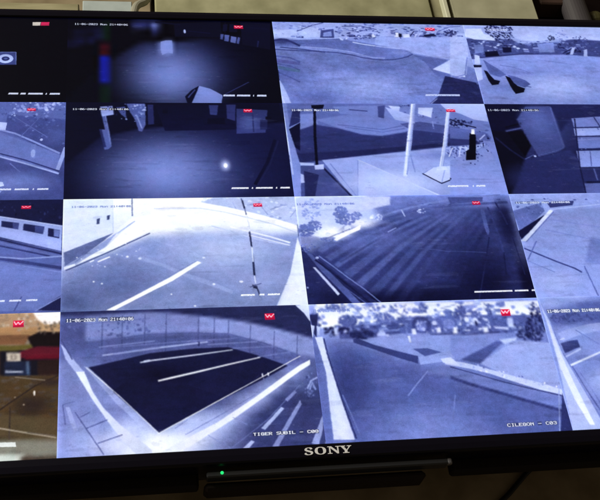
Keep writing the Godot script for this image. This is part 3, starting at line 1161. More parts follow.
func _paint_balcony_wall() -> void:
	base(20, 18, 58, 56)
	poly(20, [473, -59, 1004, -45, 1001, 249, 480, 81])
	poly(52, [488, 241, 749, 353, 997, 482, 1014, 1022, 524, 990])
	poly(60, [497, 442, 755, 563, 1004, 652, 1008, 855, 911, 974, 524, 990])
	blur(3)
	speck(90, 8, 38, 10, [476, -12, 1002, 26, 999, 226, 480, 81], 0.5)
	poly(74, [479, 53, 743, 154, 999, 249, 997, 477, 749, 341, 486, 207])
	line(84, 5.4, [479, 53, 743, 154, 999, 249])
	poly(24, [750, 194, 822, 215, 820, 274, 751, 246])
	poly(24, [841, 222, 926, 253, 921, 321, 839, 282])
	poly(22, [941, 265, 989, 287, 987, 362, 941, 340])
	poly(24, [632, 146, 729, 186, 731, 241, 634, 201])
	poly(24, [521, 106, 612, 141, 614, 191, 523, 152])
	poly(40, [795, 211, 822, 217, 820, 272, 799, 262])
	poly(40, [887, 242, 924, 257, 921, 317, 888, 302])
	poly(60, [964, 277, 988, 290, 986, 351, 965, 341])
	line(28, 8.7, [487, 230, 750, 364, 881, 437, 1004, 504])
	line(56, 7.6, [489, 259, 750, 391, 993, 526])
	line(34, 6.5, [551, 333, 751, 420, 953, 520])
	line(38, 15.2, [496, 420, 755, 532, 1006, 628])
	line(72, 6.5, [495, 398, 754, 519, 843, 537, 1005, 522])
	line(66, 4.3, [755, 563, 1006, 663])
	poly(24, [911, 979, 1008, 851, 1014, 991])
	line(40, 4.3, [847, 862, 821, 981])
	line(70, 4.3, [902, 986, 1007, 864])
	wear(600, 0.11)
	blur(2)
	grain(0.3, 0.3)
	word(94, 708, 886, 784, 901)
	word(94, 799, 886, 847, 901)
	word(94, 864, 886, 910, 901)
	logo(827, 55, 868, 86)

func _paint_bright_street() -> void:
	hue(ICE)
	base(92, 96, 58, 66)
	poly(60, [9, 641, 94, 568, 205, 485, 362, 343, 467, 324, 1005, 345, 1023, 1088, 13, 1022])
	blur(4)
	glow(45, 46, 900, 188, 247, 0.9)
	glow(50, 234, 761, 244, 276, 0.8)
	glow(97, 385, 157, 432, 279, 0.9)
	glow(74, 675, 471, 322, 270, 0.8)
	glow(64, 791, 726, 276, 197, 1.0)
	glow(60, 505, 927, 266, 127, 0.8)
	blur(5)
	poly(76, [581, 48, 648, -9, 1048, 2, 1030, 298, 924, 232, 796, 151])
	speck(160, 58, 92, 12, [583, -6, 1048, 7, 1030, 298, 902, 222, 796, 146, 581, 53], 1.5)
	line(60, 3.3, [843, 75, 872, 173])
	line(58, 3.3, [885, 125, 954, 78])
	line(62, 3.3, [970, 200, 1021, 80])
	line(64, 3.3, [723, 47, 737, 120])
	poly(99, [217, 56, 366, 37, 581, 43, 689, 90, 796, 146, 903, 212, 1030, 303, 1027, 341, 900, 260, 794, 194, 687, 133, 580, 91, 365, 90, 217, 109])
	line(74, 3.3, [365, 99, 580, 101, 687, 143, 793, 204, 900, 270, 1004, 359])
	poly(66, [318, 535, 419, 613, 510, 700, 601, 771, 692, 857, 690, 891, 600, 812, 510, 737, 419, 644, 317, 568], 0.8)
	line(68, 4.3, [361, 378, 454, 450, 547, 516, 608, 564, 670, 612])
	line(92, 7.6, [613, 248, 703, 282, 788, 332, 872, 382, 956, 442])
	line(76, 4.3, [623, 271, 702, 321, 775, 378, 859, 428, 949, 465])
	line(94, 4.3, [776, 360, 860, 410, 954, 465])
	blur(2)
	poly(86, [-4, -9, 217, -3, 211, 314, 7, 491])
	poly(93, [209, -4, 409, -10, 366, 156, 290, 182, 211, 310])
	line(80, 3.3, [207, 8, 208, 314])
	line(84, 3.3, [3, 88, 206, 70])
	poly(48, [7, 491, 211, 319, 154, 415, 98, 502, 12, 611])
	poly(64, [12, 611, 98, 502, 226, 315, 175, 449, 53, 589])
	poly(97, [54, 604, 114, 523, 175, 454, 247, 311, 321, 207, 407, 134, 427, 229, 278, 397, 205, 473])
	poly(90, [9, 619, 53, 591, 56, 608, 9, 645])
	line(40, 5.4, [16, 650, 54, 617, 174, 508, 278, 409, 362, 329])
	line(70, 5.4, [226, 326, 300, 213])
	line(52, 3.3, [103, 496, 53, 578])
	poly(34, [140, 191, 153, 182, 151, 236, 139, 238])
	poly(34, [183, 160, 195, 153, 192, 197, 183, 200])
	line(42, 4.3, [289, -2, 289, 168])
	line(96, 6.5, [144, 580, 195, 536])
	line(94, 5.4, [112, 580, 130, 564])
	line(88, 4.3, [154, 505, 200, 473])
	dot(94, 266, 539, 6, 9)
	dot(92, 129, 751, 4, 7)
	dot(90, 162, 770, 4, 7)
	dot(86, 174, 623, 3, 7)
	dot(84, 317, 557, 7, 11)
	speck(30, 84, 96, 5, [23, 532, 320, 364, 360, 480, 154, 692, 24, 685], 1.0)
	poly(100, [178, 996, 254, 921, 355, 816, 434, 733, 555, 591, 571, 607, 447, 762, 354, 854, 212, 998])
	line(54, 2.2, [174, 995, 355, 811, 555, 586])
	dot(92, 616, 800, 6, 9)
	dot(92, 440, 877, 4, 6)
	dot(94, 731, 784, 8, 9)
	dot(92, 877, 281, 8, 14)
	dot(90, 582, 563, 6, 7)
	dot(90, 534, 982, 5, 7)
	line(40, 4.3, [762, 11, 772, 85, 778, 170, 784, 266, 788, 383, 789, 499, 791, 613, 790, 803])
	line(16, 6.5, [766, 31, 773, 109])
	line(18, 6.5, [785, 336, 788, 465])
	line(18, 7.6, [789, 613, 788, 730])
	line(92, 4.3, [778, 170, 786, 325])
	line(90, 4.3, [789, 476, 789, 609])
	line(88, 4.3, [789, 734, 790, 803])
	poly(12, [775, 813, 787, 818, 797, 830, 796, 854, 778, 840])
	line(20, 5.4, [787, 814, 796, 858, 803, 913])
	line(56, 4.3, [804, 902, 816, 979])
	line(60, 4.3, [783, 912, 738, 985])
	line(40, 4.3, [814, 804, 765, 835])
	line(64, 4.3, [790, 858, 761, 932])
	poly(92, [997, 481, 939, 734, 870, 1003, 986, 1011])
	line(78, 3.3, [997, 481, 975, 577, 939, 734, 870, 1003])
	poly(50, [996, 273, 1010, 262, 1004, 369, 994, 392])
	poly(90, [991, 392, 1002, 509, 1004, 1001, 883, 994, 939, 734])
	wear(600, 0.11)
	blur(2)
	grain(0.32, 0.35)
	word(100, 723, 895, 783, 910)
	word(100, 800, 895, 823, 910)
	word(100, 835, 895, 888, 910)
	logo(813, 62, 852, 95)
	text(STAMP, 34, 64, 286, 81, 58)

func _paint_striped_field() -> void:
	base(84, 70, 26, 14)
	poly(58, [312, -12, 1079, 8, 969, 209, 706, 125, 393, 251])
	poly(36, [15, 544, 167, 399, 382, 251, 705, 138, 979, 133, 928, 1147, -8, 1086])
	blur(3)
	glow(52, 279, 403, 373, 210, 0.9)
	glow(46, 652, 198, 353, 171, 0.8)
	glow(20, 410, 1048, 460, 277, 0.8)
	glow(17, 786, 847, 249, 482, 0.8)
	blur(5)
	poly(56, [72, 512, 215, 354, 382, 251, 431, 239, 247, 366, 87, 545], 0.7)
	poly(52, [103, 581, 281, 379, 483, 227, 538, 216, 316, 393, 120, 620], 0.7)
	poly(55, [134, 649, 339, 405, 573, 209, 612, 202, 366, 419, 149, 682], 0.7)
	poly(50, [169, 723, 392, 437, 646, 195, 674, 187, 419, 461, 197, 776], 0.7)
	poly(54, [217, 816, 440, 480, 694, 182, 714, 178, 461, 500, 241, 857], 0.7)
	poly(46, [265, 900, 484, 521, 735, 175, 757, 172, 508, 543, 293, 945], 0.7)
	poly(48, [315, 964, 528, 553, 774, 171, 792, 169, 550, 563, 340, 985], 0.7)
	poly(40, [368, 1002, 573, 573, 812, 169, 831, 174, 601, 577, 404, 1006], 0.7)
	poly(36, [430, 1009, 622, 580, 845, 178, 859, 185, 645, 585, 463, 1012], 0.7)
	poly(32, [499, 1014, 670, 591, 871, 197, 884, 210, 698, 598, 540, 1017], 0.7)
	poly(28, [573, 1021, 720, 610, 893, 230, 902, 255, 744, 624, 612, 1025], 0.7)
	line(58, 3.3, [207, 471, 338, 358, 461, 253])
	line(30, 4.3, [162, 632, 381, 384, 508, 248])
	line(60, 3.3, [254, 497, 357, 406, 455, 326])
	blur(2)
	glow(18, 319, 977, 184, 130, 1.0)
	glow(16, 568, 992, 288, 196, 0.9)
	blur(3)
	poly(86, [26, -2, 437, 8, 430, 92, 287, 154, 151, 374, 104, 404, 5, 353])
	glow(98, 144, 358, 134, 95, 1.0)
	glow(96, 278, 267, 106, 80, 1.0)
	blur(3)
	speck(132, 54, 64, 9.9, [233, 168, 227, 198, 214, 221, 198, 232, 183, 227, 171, 209, 165, 182, 167, 151, 177, 123, 192, 106, 208, 102, 222, 114, 231, 138], 1.0)
	speck(154, 54, 63, 9.9, [259, 226, 252, 252, 236, 272, 215, 281, 194, 277, 177, 261, 169, 237, 171, 210, 183, 186, 202, 171, 223, 168, 243, 179, 256, 200], 1.0)
	speck(66, 56, 66, 8.7, [291, 195, 287, 211, 279, 224, 269, 229, 258, 227, 250, 217, 246, 202, 247, 185, 254, 170, 263, 160, 274, 158, 284, 165, 290, 178], 1.0)
	speck(176, 50, 62, 9.9, [72, 332, 66, 361, 53, 383, 36, 393, 19, 389, 6, 371, -1, 344, 1, 314, 11, 287, 26, 270, 44, 267, 60, 279, 70, 302], 1.0)
	speck(88, 52, 64, 8.7, [105, 285, 100, 307, 90, 324, 76, 331, 62, 328, 51, 315, 46, 294, 47, 272, 55, 251, 68, 239, 82, 237, 95, 245, 103, 263], 1.0)
	speck(132, 66, 78, 8.7, [115, 132, 106, 185, 90, 225, 69, 243, 48, 236, 32, 205, 25, 156, 29, 102, 41, 54, 61, 23, 83, 17, 102, 37, 114, 78], 1.0)
	speck(60, 60, 94, 14, [74, 419, 263, 267, 396, 124, 423, 174, 177, 423, 78, 466], 2)
	speck(50, 84, 100, 18, [115, 357, 171, 296, 279, 259, 395, 141, 273, 331, 154, 430], 1.0)
	poly(100, [149, 422, 181, 368, 244, 322, 281, 283, 273, 331, 209, 385, 161, 435])
	speck(66, 46, 66, 6.2, [148, 418, 143, 429, 134, 436, 120, 439, 106, 437, 95, 431, 89, 421, 90, 411, 97, 402, 109, 396, 123, 396, 136, 400, 145, 408], 1.0)
	line(40, 2.2, [103, 420, 229, 322])
	blur(2)
	line(62, 10.9, [350, 225, 435, 167, 531, 120, 617, 82, 714, 50, 959, 5])
	line(46, 13.0, [383, 238, 467, 187, 564, 146, 708, 110, 985, 83])
	line(80, 5.4, [477, 143, 488, 213])
	speck(26, 70, 92, 7.4, [587, 159, 584, 170, 577, 179, 568, 183, 560, 181, 553, 174, 550, 164, 551, 152, 556, 141, 564, 135, 573, 134, 581, 138, 586, 147], 1.0)
	speck(30, 78, 96, 7.4, [388, 214, 385, 228, 377, 238, 368, 243, 358, 241, 351, 232, 347, 220, 348, 206, 354, 194, 363, 186, 373, 184, 381, 190, 387, 201], 1.0)
	line(70, 5.4, [395, 360, 438, 318])
	line(50, 4.3, [249, 496, 453, 338])
	speck(40, 40, 66, 12, [501, 69, 993, 19, 987, 70, 506, 144], 2)
	blur(1)
	poly(30, [-3, 485, 12, 486, 76, 604, 181, 814, 324, 1043, -14, 1022])
	glow(20, 127, 965, 171, 172, 1.0)
	poly(46, [3, 486, 19, 486, 93, 674, 230, 1015, 193, 1013, 70, 695])
	line(62, 5.4, [73, 570, 127, 664, 184, 769, 251, 884, 311, 1003])
	line(48, 4.3, [17, 510, 73, 650, 138, 811, 247, 1005])
	line(22, 8.7, [55, 603, 113, 709, 179, 836, 272, 1018])
	poly(86, [40, 671, 52, 672, 141, 913, 131, 930])
	dot(80, 65, 586, 8, 11)
	dot(76, 7, 853, 4, 9)
	line(44, 4.3, [516, 520, 594, 535, 660, 557])
	speck(44, 40, 70, 6.2, [62, 488, 57, 510, 46, 526, 31, 533, 15, 530, 3, 516, -3, 497, -2, 474, 7, 455, 21, 443, 36, 441, 50, 449, 60, 467], 1.0)
	poly(46, [845, 154, 863, 140, 863, 280, 863, 373, 852, 407, 845, 353])
	glow(20, 956, 308, 71, 360, 0.8)
	line(36, 8.7, [883, 130, 895, 281, 900, 380, 905, 573])
	line(28, 7.6, [925, 81, 945, 208, 956, 308])
	line(40, 4.3, [660, 552, 751, 561, 830, 574])
	line(25, 5.4, [855, 427, 805, 686, 736, 1029])
	line(22, 5.4, [905, 573, 890, 784])
	line(24, 4.3, [964, 431, 976, 788])
	poly(44, [705, 24, 872, 28, 866, 74, 710, 95])
	wear(600, 0.11)
	blur(2)
	grain(0.32, 0.4)
	word(99, 726, 923, 899, 939)
	word(99, 908, 923, 972, 939)
	word(99, 985, 923, 1007, 939)
	logo(815, 68, 853, 104)
	text(STAMP, 5, 67, 268, 85, 60)

func _paint_driveway_bend() -> void:
	base(72, 66, 70, 70)
	poly(70, [20, 458, 204, 166, 807, 132, 633, 1068, 195, 1030, 84, 1080, -7, 1085])
	glow(76, 104, 865, 184, 181, 1.0)
	poly(62, [332, 446, 723, 586, 678, 825, 271, 686])
	blur(4)
	poly(54, [-2, 172, 144, 92, 151, 177, 32, 365, 6, 384])
	speck(50, 40, 72, 9, [0, 109, 147, 92, 146, 189, 24, 335], 1.0)
	poly(18, [-2, 374, 142, 219, 154, 245, 24, 421, 2, 457])
	poly(89, [-2, 471, 177, 165, 193, 175, 24, 472])
	line(48, 3.3, [23, 477, 194, 186])
	poly(36, [175, 93, 309, 76, 296, 122, 182, 145])
	speck(40, 30, 90, 9, [8, 45, 819, 67, 809, 122, 6, 109], 2)
	line(80, 4.3, [180, 165, 433, 116])
	line(38, 7.6, [4, 539, 132, 667, 215, 742, 242, 779])
	line(50, 5.4, [71, 472, 8, 649])
	line(52, 6.5, [261, 721, 287, 1031, 307, 1194])
	line(58, 3.3, [-6, 648, 117, 772])
	line(62, 3.3, [165, 265, 396, 349])
	line(60, 3.3, [127, 364, 374, 485])
	poly(48, [72, 1086, 195, 1030, 296, 1048, 636, 1057, 617, 1158, 67, 1123])
	wear(600, 0.11)
	blur(2)
	grain(0.35, 0.35)
	text(STAMP, 23, 81, 288, 99, 92)

func _paint_street_court() -> void:
	hue(WARM)
	base(60, 62, 34, 40)
	tint(Color8(76, 58, 38), [545, 397, 1005, 449, 1007, 735, 561, 696], 1)
	tint(Color8(84, 70, 50), [558, 648, 1009, 735, 1009, 880, 569, 840], 1)
	tint(Color8(128, 126, 116), [569, 856, 1011, 880, 1010, 983, 574, 950], 1)
	tint(Color8(206, 214, 208), [573, 922, 888, 967, 854, 1015, 577, 996], 1)
	blur(4)
	tint(Color8(172, 142, 114), [522, -36, 883, -6, 932, 34, 999, 10, 1004, 148, 531, 136], 1)
	tint(Color8(168, 130, 92), [528, 82, 914, 106, 915, 178, 534, 189], 1)
	tint(Color8(180, 146, 110), [918, 73, 996, 71, 997, 151, 924, 152], 1)
	tint(Color8(250, 240, 238), [892, -6, 1008, -6, 1000, 84, 942, 89, 913, 51], 1)
	tint(Color8(120, 84, 60), [532, 153, 887, 158, 869, 229, 535, 215], 1)
	tint(Color8(20, 12, 18), [878, 176, 924, 139, 1001, 148, 1002, 259, 898, 266], 1)
	tint(Color8(60, 40, 34), [537, 242, 796, 268, 801, 433, 546, 414], 1)
	tint(Color8(18, 16, 30), [777, 267, 1002, 265, 1005, 452, 783, 439], 1)
	tint(Color8(98, 88, 44), [535, 206, 832, 234, 893, 227, 900, 256, 833, 272, 537, 249], 1)
	tint(Color8(92, 20, 40), [852, 277, 917, 243, 1002, 252, 999, 333, 919, 335, 857, 323], 1)
	tint(Color8(90, 12, 34), [871, 309, 1001, 305, 999, 340, 872, 335], 1)
	speck(110, 46, 100, 9, [523, -27, 912, 7, 905, 123, 530, 118], 1.0)
	speck(40, 30, 70, 8, [913, 69, 1000, 71, 1001, 151, 915, 153], 1.0)
	blur(2)
	tint(Color8(200, 190, 176), [801, 281, 855, 285, 856, 344, 804, 340], 1)
	tint(Color8(90, 80, 76), [817, 296, 839, 298, 840, 329, 818, 327], 1)
	tint(Color8(190, 180, 168), [821, 301, 836, 303, 836, 324, 822, 323], 1)
	tint(Color8(26, 34, 60), [796, 343, 893, 347, 895, 447, 799, 440], 1)
	tint(Color8(200, 205, 225), [800, 406, 867, 414, 867, 425, 800, 418], 1)
	tint(Color8(70, 90, 120), [876, 346, 887, 346, 891, 440, 880, 439], 1)
	tint(Color8(40, 24, 26), [919, 347, 1001, 344, 1003, 448, 921, 449], 1)
	blur(2)
	speck(140, 34, 50, 14, [547, 431, 1005, 466, 1009, 735, 561, 696], 2.5)
	blur(3)
	line(28, 5.4, [1005, 449, 959, 483, 913, 519, 851, 593, 790, 667, 653, 785])
	line(40, 5.4, [826, 654, 829, 864])
	glow(28, 907, 644, 101, 98, 0.7)
	glow(30, 968, 497, 75, 51, 0.8)
	line(58, 4.3, [838, 453, 950, 482])
	dot(96, 912, 567, 4, 19)
	dot(70, 875, 641, 4, 5)
	dot(66, 842, 589, 4, 5)
	blur(1)
	line(72, 5.4, [615, 717, 794, 789, 997, 866])
	line(50, 4.3, [893, 822, 997, 854])
	line(30, 3.3, [826, 654, 828, 792])
	wear(600, 0.11)
	blur(2)
	grain(0.35, 0.25)
	tint(Color8(235, 240, 240), [744, 875, 852, 882, 856, 911, 745, 904], 1)
	logo(820, 53, 861, 102)

func _paint_dark_bay() -> void:
	hue(STEEL)
	base(46, 34, 60, 40)
	poly(50, [-21, 18, 115, 11, 352, 12, 552, 59, 672, 97, 811, 158, 951, 227, 1070, 291, 1052, 527, 896, 447, 653, 300, 347, 324, 60, 383])
	poly(62, [-16, 343, 117, 387, 477, 923, 300, 1034, -5, 1005])
	poly(72, [450, 872, 896, 447, 979, 413, 972, 521, 621, 837, 428, 1015, 246, 998, 283, 905])
	poly(36, [958, 430, 1103, 404, 1046, 1106, 640, 1067, 741, 746])
	blur(4)
	glow(68, 867, 259, 246, 128, 0.9)
	glow(64, 500, 105, 283, 93, 0.8)
	glow(42, 77, 153, 146, 161, 0.8)
	glow(94, 374, 978, 259, 234, 1.0)
	glow(82, 526, 862, 227, 146, 0.9)
	glow(74, 119, 890, 146, 190, 0.8)
	glow(60, 33, 502, 84, 202, 0.8)
	glow(60, 922, 517, 110, 106, 0.8)
	blur(6)
	poly(66, [551, 63, 652, 88, 752, 124, 852, 172, 951, 227, 1040, 285, 1031, 402, 941, 378, 795, 276, 657, 202, 547, 188])
	poly(61, [96, 36, 223, 25, 352, 21, 452, 38, 551, 63, 547, 188, 349, 185, 97, 219])
	blur(2)
	poly(28, [-21, -15, 115, -11, 233, -12, 352, -3, 554, -9, 759, -17, 1050, 4, 1050, 286, 951, 227, 852, 172, 752, 124, 652, 88, 552, 61, 452, 35, 352, 17, 223, 25, 106, 33, -20, 29])
	blur(3)
	poly(46, [174, 312, 174, 213, 349, 185, 508, 184, 657, 202, 795, 276, 941, 378, 938, 420, 888, 450, 770, 370, 658, 300, 504, 308, 347, 326, 155, 394])
	blur(4)
	poly(20, [104, 409, 231, 364, 347, 322, 504, 301, 653, 298, 770, 366, 888, 450, 781, 542, 629, 655, 481, 775, 370, 871, 285, 723, 202, 579])
	glow(11, 403, 478, 193, 104, 1.0)
	glow(21, 379, 716, 151, 100, 1.0)
	line(32, 3.3, [164, 51, 161, 284], 0.65)
	line(32, 3.3, [243, 37, 238, 272], 0.65)
	line(32, 3.3, [332, 31, 326, 260], 0.65)
	line(32, 3.3, [417, 36, 408, 310], 0.65)
	line(32, 3.3, [546, 63, 536, 283], 0.65)
	line(32, 3.3, [609, 82, 599, 274], 0.65)
	line(32, 3.3, [666, 100, 655, 293], 0.65)
	line(32, 3.3, [753, 139, 740, 346], 0.65)
	line(32, 3.3, [848, 190, 832, 399], 0.65)
	line(32, 3.3, [940, 230, 926, 406], 0.65)
	speck(60, 44, 54, 10, [28, 76, 351, 59, 350, 179, 30, 240], 1.0)
	line(50, 4.3, [29, 113, 155, 88, 351, 68], 0.6)
	line(46, 5.4, [155, 221, 349, 185, 508, 186, 657, 202, 795, 276, 941, 382])
	poly(80, [164, 320, 348, 283, 575, 251, 577, 260, 348, 297, 164, 331], 0.8)
	line(54, 4.3, [203, 269, 447, 249, 696, 235])
	line(60, 4.3, [574, 276, 775, 266])
	line(56, 4.3, [673, 310, 844, 305])
	line(56, 4.3, [769, 380, 902, 350])
	line(24, 6.5, [386, 345, 383, 375])
	line(26, 5.4, [542, 252, 539, 283])
	poly(90, [306, 382, 347, 370, 523, 342, 672, 317, 673, 323, 522, 352, 346, 381, 308, 391])
	poly(97, [373, 514, 441, 490, 519, 464, 638, 423, 779, 378, 780, 385, 638, 434, 519, 477, 440, 504, 376, 525])
	line(88, 8.7, [322, 381, 347, 374])
	line(62, 4.3, [150, 266, 251, 251, 368, 235])
	line(62, 4.3, [203, 316, 289, 298, 387, 282])
	blur(1)
	poly(72, [93, 396, 108, 401, 174, 516, 230, 613, 304, 727, 376, 852, 357, 893, 303, 813, 220, 670, 155, 529])
	blur(2)
	dot(92, 782, 510, 3, 14)
	dot(92, 805, 505, 3, 14)
	line(24, 4.3, [771, 506, 751, 536, 735, 560])
	line(60, 3.3, [786, 528, 784, 546])
	glow(97, 347, 927, 279, 143, 0.9)
	glow(84, 265, 855, 111, 144, 0.8)
	glow(80, 490, 809, 189, 115, 0.8)
	poly(19, [202, 577, 285, 720, 370, 869, 481, 775, 629, 655, 487, 554, 249, 519])
	line(94, 3.3, [103, 407, 174, 523, 230, 616, 370, 868])
	poly(90, [61, 429, 94, 431, 129, 578, 166, 682, 229, 803, 343, 975, 346, 1007, 287, 1002, 237, 904, 192, 800, 127, 628])
	poly(72, [28, 670, 43, 672, 60, 755, 75, 830, 59, 829, 42, 754])
	poly(72, [94, 936, 110, 937, 121, 994, 103, 992])
	line(42, 3.3, [63, 706, 110, 833, 169, 990])
	line(42, 3.3, [105, 816, 183, 766])
	line(42, 3.3, [146, 917, 237, 869])
	line(48, 2.2, [17, 653, 62, 636])
	line(46, 3.3, [82, 741, 118, 711])
	poly(78, [4, 231, 23, 268, 60, 359, 94, 435, 61, 432, 24, 342])
	line(40, 4.3, [5, 202, 50, 347])
	line(44, 3.3, [17, 653, 29, 785])
	line(98, 3.3, [367, 874, 569, 702, 782, 521, 941, 383])
	line(54, 2.2, [469, 890, 625, 754, 746, 644])
	poly(95, [374, 997, 477, 910, 594, 818, 745, 661, 882, 505, 936, 447, 979, 413, 977, 449, 934, 490, 795, 648, 651, 806, 524, 930, 438, 1003])
	line(62, 2.2, [553, 897, 593, 946, 634, 989])
	line(60, 2.2, [481, 792, 432, 845])
	line(62, 2.2, [652, 790, 707, 845])
	line(56, 2.7, [643, 987, 714, 903, 785, 818, 927, 589])
	poly(78, [757, 872, 800, 806, 843, 735, 855, 746, 815, 814, 772, 885])
	poly(78, [676, 1006, 716, 948, 729, 959, 699, 1008])
	poly(66, [786, 1016, 851, 857, 920, 693, 924, 724, 870, 859, 810, 1019])
	poly(62, [861, 684, 903, 625, 910, 640, 870, 702])
	poly(88, [945, 1, 1009, 0, 1000, 133, 977, 63])
	speck(88, 34, 60, 8.7, [995, 598, 989, 637, 979, 666, 966, 679, 954, 673, 945, 650, 942, 614, 945, 574, 953, 538, 965, 516, 978, 512, 989, 527, 995, 558], 0.7)
	line(70, 6.5, [954, 618, 972, 564, 1000, 541])
	line(64, 6.5, [963, 627, 976, 575, 987, 629])
	poly(70, [945, 989, 991, 836, 1003, 797, 996, 898, 972, 1003])
	poly(80, [997, 1005, 1004, 942, 1015, 1007])
	wear(600, 0.11)
	blur(2)
	grain(0.32, 0.35)
	text(STAMP, 23, 54, 287, 77, 99)
	text("TIGER SUBIL - C08", 725, 900, 979, 921, 99)
	logo(814, 58, 855, 107)

func _paint_garden_lawn() -> void:
	base(70, 64, 56, 50)
	poly(50, [49, 304, 164, 288, 418, 472, 584, 585, 1037, 837, 983, 1162, 100, 1046, 67, 599])
	blur(4)
	glow(64, 418, 941, 334, 279, 0.8)
	glow(38, 118, 586, 152, 326, 0.8)
	glow(46, 107, 349, 103, 73, 1.0)
	blur(6)
	poly(96, [22, -4, 1027, 25, 1005, 164, 423, 129, 192, 166, 37, 182])
	blur(3)
	speck(90, 50, 90, 22, [22, -4, 1027, 25, 1005, 164, 10, 168], 1.6)
	speck(66, 44, 64, 8.7, [129, 28, 125, 41, 114, 50, 99, 54, 84, 52, 73, 43, 66, 31, 67, 17, 75, 6, 88, -2, 104, -2, 117, 3, 127, 14], 1.0)
	speck(35, 50, 70, 8.7, [156, 42, 153, 60, 146, 73, 138, 80, 130, 77, 124, 66, 121, 49, 122, 31, 128, 15, 135, 4, 144, 3, 151, 10, 156, 24], 1.0)
	speck(154, 40, 58, 9.9, [194, 135, 188, 153, 175, 167, 157, 173, 139, 169, 125, 158, 118, 140, 119, 120, 129, 104, 145, 93, 164, 92, 181, 100, 192, 115], 1.0)
	speck(154, 42, 66, 9.9, [354, 138, 346, 162, 330, 181, 308, 189, 287, 184, 270, 169, 262, 145, 264, 120, 277, 97, 296, 84, 318, 82, 338, 92, 351, 112], 1.0)
	speck(88, 30, 56, 9.9, [47, 132, 41, 161, 29, 183, 13, 193, -4, 188, -16, 170, -22, 143, -20, 113, -10, 86, 5, 70, 22, 67, 36, 79, 46, 102], 1.0)
	line(50, 2.9, [177, 4, 231, 118, 231, 156])
	line(56, 2.9, [237, 53, 276, 16])
	line(56, 2.9, [338, 46, 395, 114])
	line(52, 2.9, [347, 20, 383, 101])
	line(60, 2.2, [144, 61, 205, 12])
	speck(40, 46, 70, 10, [191, 11, 434, 19, 427, 90, 212, 91], 1.0)
	poly(44, [114, 172, 276, 172, 422, 132, 411, 244, 196, 274, 113, 269])
	speck(70, 30, 66, 13, [101, 167, 422, 135, 413, 219, 285, 229, 102, 243], 2.2)
	town(14, 34, 74, 20, [100, 173, 421, 148, 414, 212, 285, 223, 103, 230])
	speck(154, 20, 38, 9.9, [255, 244, 248, 262, 231, 276, 209, 281, 186, 277, 168, 265, 158, 247, 160, 228, 172, 212, 192, 202, 216, 201, 237, 210, 251, 225], 2.0)
	speck(66, 10, 30, 7.4, [118, 213, 113, 230, 101, 242, 85, 248, 68, 245, 56, 234, 49, 217, 50, 199, 59, 184, 74, 174, 90, 173, 105, 181, 115, 195], 1.0)
	speck(44, 16, 34, 8.7, [160, 209, 156, 219, 147, 227, 134, 230, 121, 228, 110, 221, 105, 211, 106, 200, 113, 191, 124, 185, 137, 185, 150, 189, 158, 198], 1.0)
	poly(84, [93, 179, 110, 187, 108, 243, 92, 239])
	poly(80, [270, 245, 286, 211, 304, 214, 307, 255, 271, 260])
	dot(86, 314, 255, 7, 10)
	dot(78, 140, 214, 8, 12)
	line(64, 6.5, [299, 224, 356, 217, 414, 208])
	line(36, 4.3, [313, 187, 361, 177, 419, 168])
	line(74, 2.9, [281, 263, 325, 254, 382, 248])
	poly(50, [366, 119, 525, 116, 817, 126, 1113, 150, 1095, 261, 797, 269, 368, 241])
	speck(90, 32, 76, 12, [367, 113, 818, 120, 1114, 144, 1095, 261, 797, 269, 368, 241], 2)
	town(26, 36, 80, 20, [366, 126, 815, 139, 1035, 166, 1023, 244, 800, 249, 370, 228])
	speck(70, 60, 98, 12, [490, 107, 757, 129, 772, 241, 482, 242], 1.0)
	speck(66, 40, 62, 8.7, [509, 49, 505, 67, 497, 81, 487, 87, 478, 84, 471, 73, 469, 56, 471, 38, 477, 21, 486, 11, 496, 9, 504, 16, 509, 31], 1.0)
	line(48, 3.6, [486, 15, 499, 94])
	line(52, 2.9, [388, 49, 419, 24])
	line(56, 2.9, [390, 101, 411, 37])
	line(52, 2.9, [560, 65, 629, 36])
	line(56, 2.2, [543, 84, 603, 74])
	speck(132, 34, 60, 8.7, [671, 91, 666, 109, 656, 123, 643, 129, 631, 126, 622, 115, 618, 98, 621, 79, 628, 63, 640, 53, 653, 51, 664, 58, 670, 73], 1.0)
	speck(57, 40, 66, 7.4, [621, 108, 617, 119, 609, 127, 599, 130, 589, 128, 581, 121, 577, 111, 579, 100, 585, 90, 594, 85, 604, 84, 614, 88, 620, 97], 1.0)
	speck(66, 40, 66, 7.4, [737, 115, 732, 126, 722, 134, 709, 137, 695, 135, 684, 128, 679, 117, 680, 106, 688, 96, 701, 91, 715, 90, 727, 95, 735, 104], 1.0)
	line(44, 6.5, [769, 44, 780, 124, 783, 222])
	line(50, 3.6, [756, 30, 778, 84])
	speck(57, 36, 66, 7.4, [795, 72, 790, 87, 782, 97, 771, 102, 761, 100, 753, 91, 750, 77, 752, 62, 759, 49, 769, 41, 780, 39, 789, 45, 794, 57], 1.0)
	dot(40, 466, 183, 41, 64)
	dot(56, 463, 193, 23, 44)
	speck(20, 60, 92, 9, [446, 150, 484, 159, 477, 223, 442, 220], 1.0)
	dot(50, 587, 178, 34, 56)
	dot(64, 585, 184, 25, 41)
	line(52, 2.2, [563, 174, 612, 177])
	line(52, 2.2, [561, 194, 610, 197])
	line(54, 2.2, [581, 132, 571, 228])
	line(54, 2.2, [602, 133, 590, 230])
	poly(92, [419, 214, 436, 210, 437, 253, 421, 257])
	poly(92, [527, 210, 545, 206, 543, 247, 526, 249])
	poly(94, [599, 212, 616, 208, 614, 259, 595, 261])
	poly(92, [730, 223, 749, 214, 748, 258, 728, 262])
	dot(86, 523, 174, 11, 18)
	dot(92, 665, 154, 10, 21)
	dot(88, 702, 169, 12, 29)
	dot(24, 703, 185, 5, 18)
	line(44, 4.3, [657, 24, 647, 142, 632, 264])
	line(76, 3.6, [640, 246, 670, 183, 680, 158])
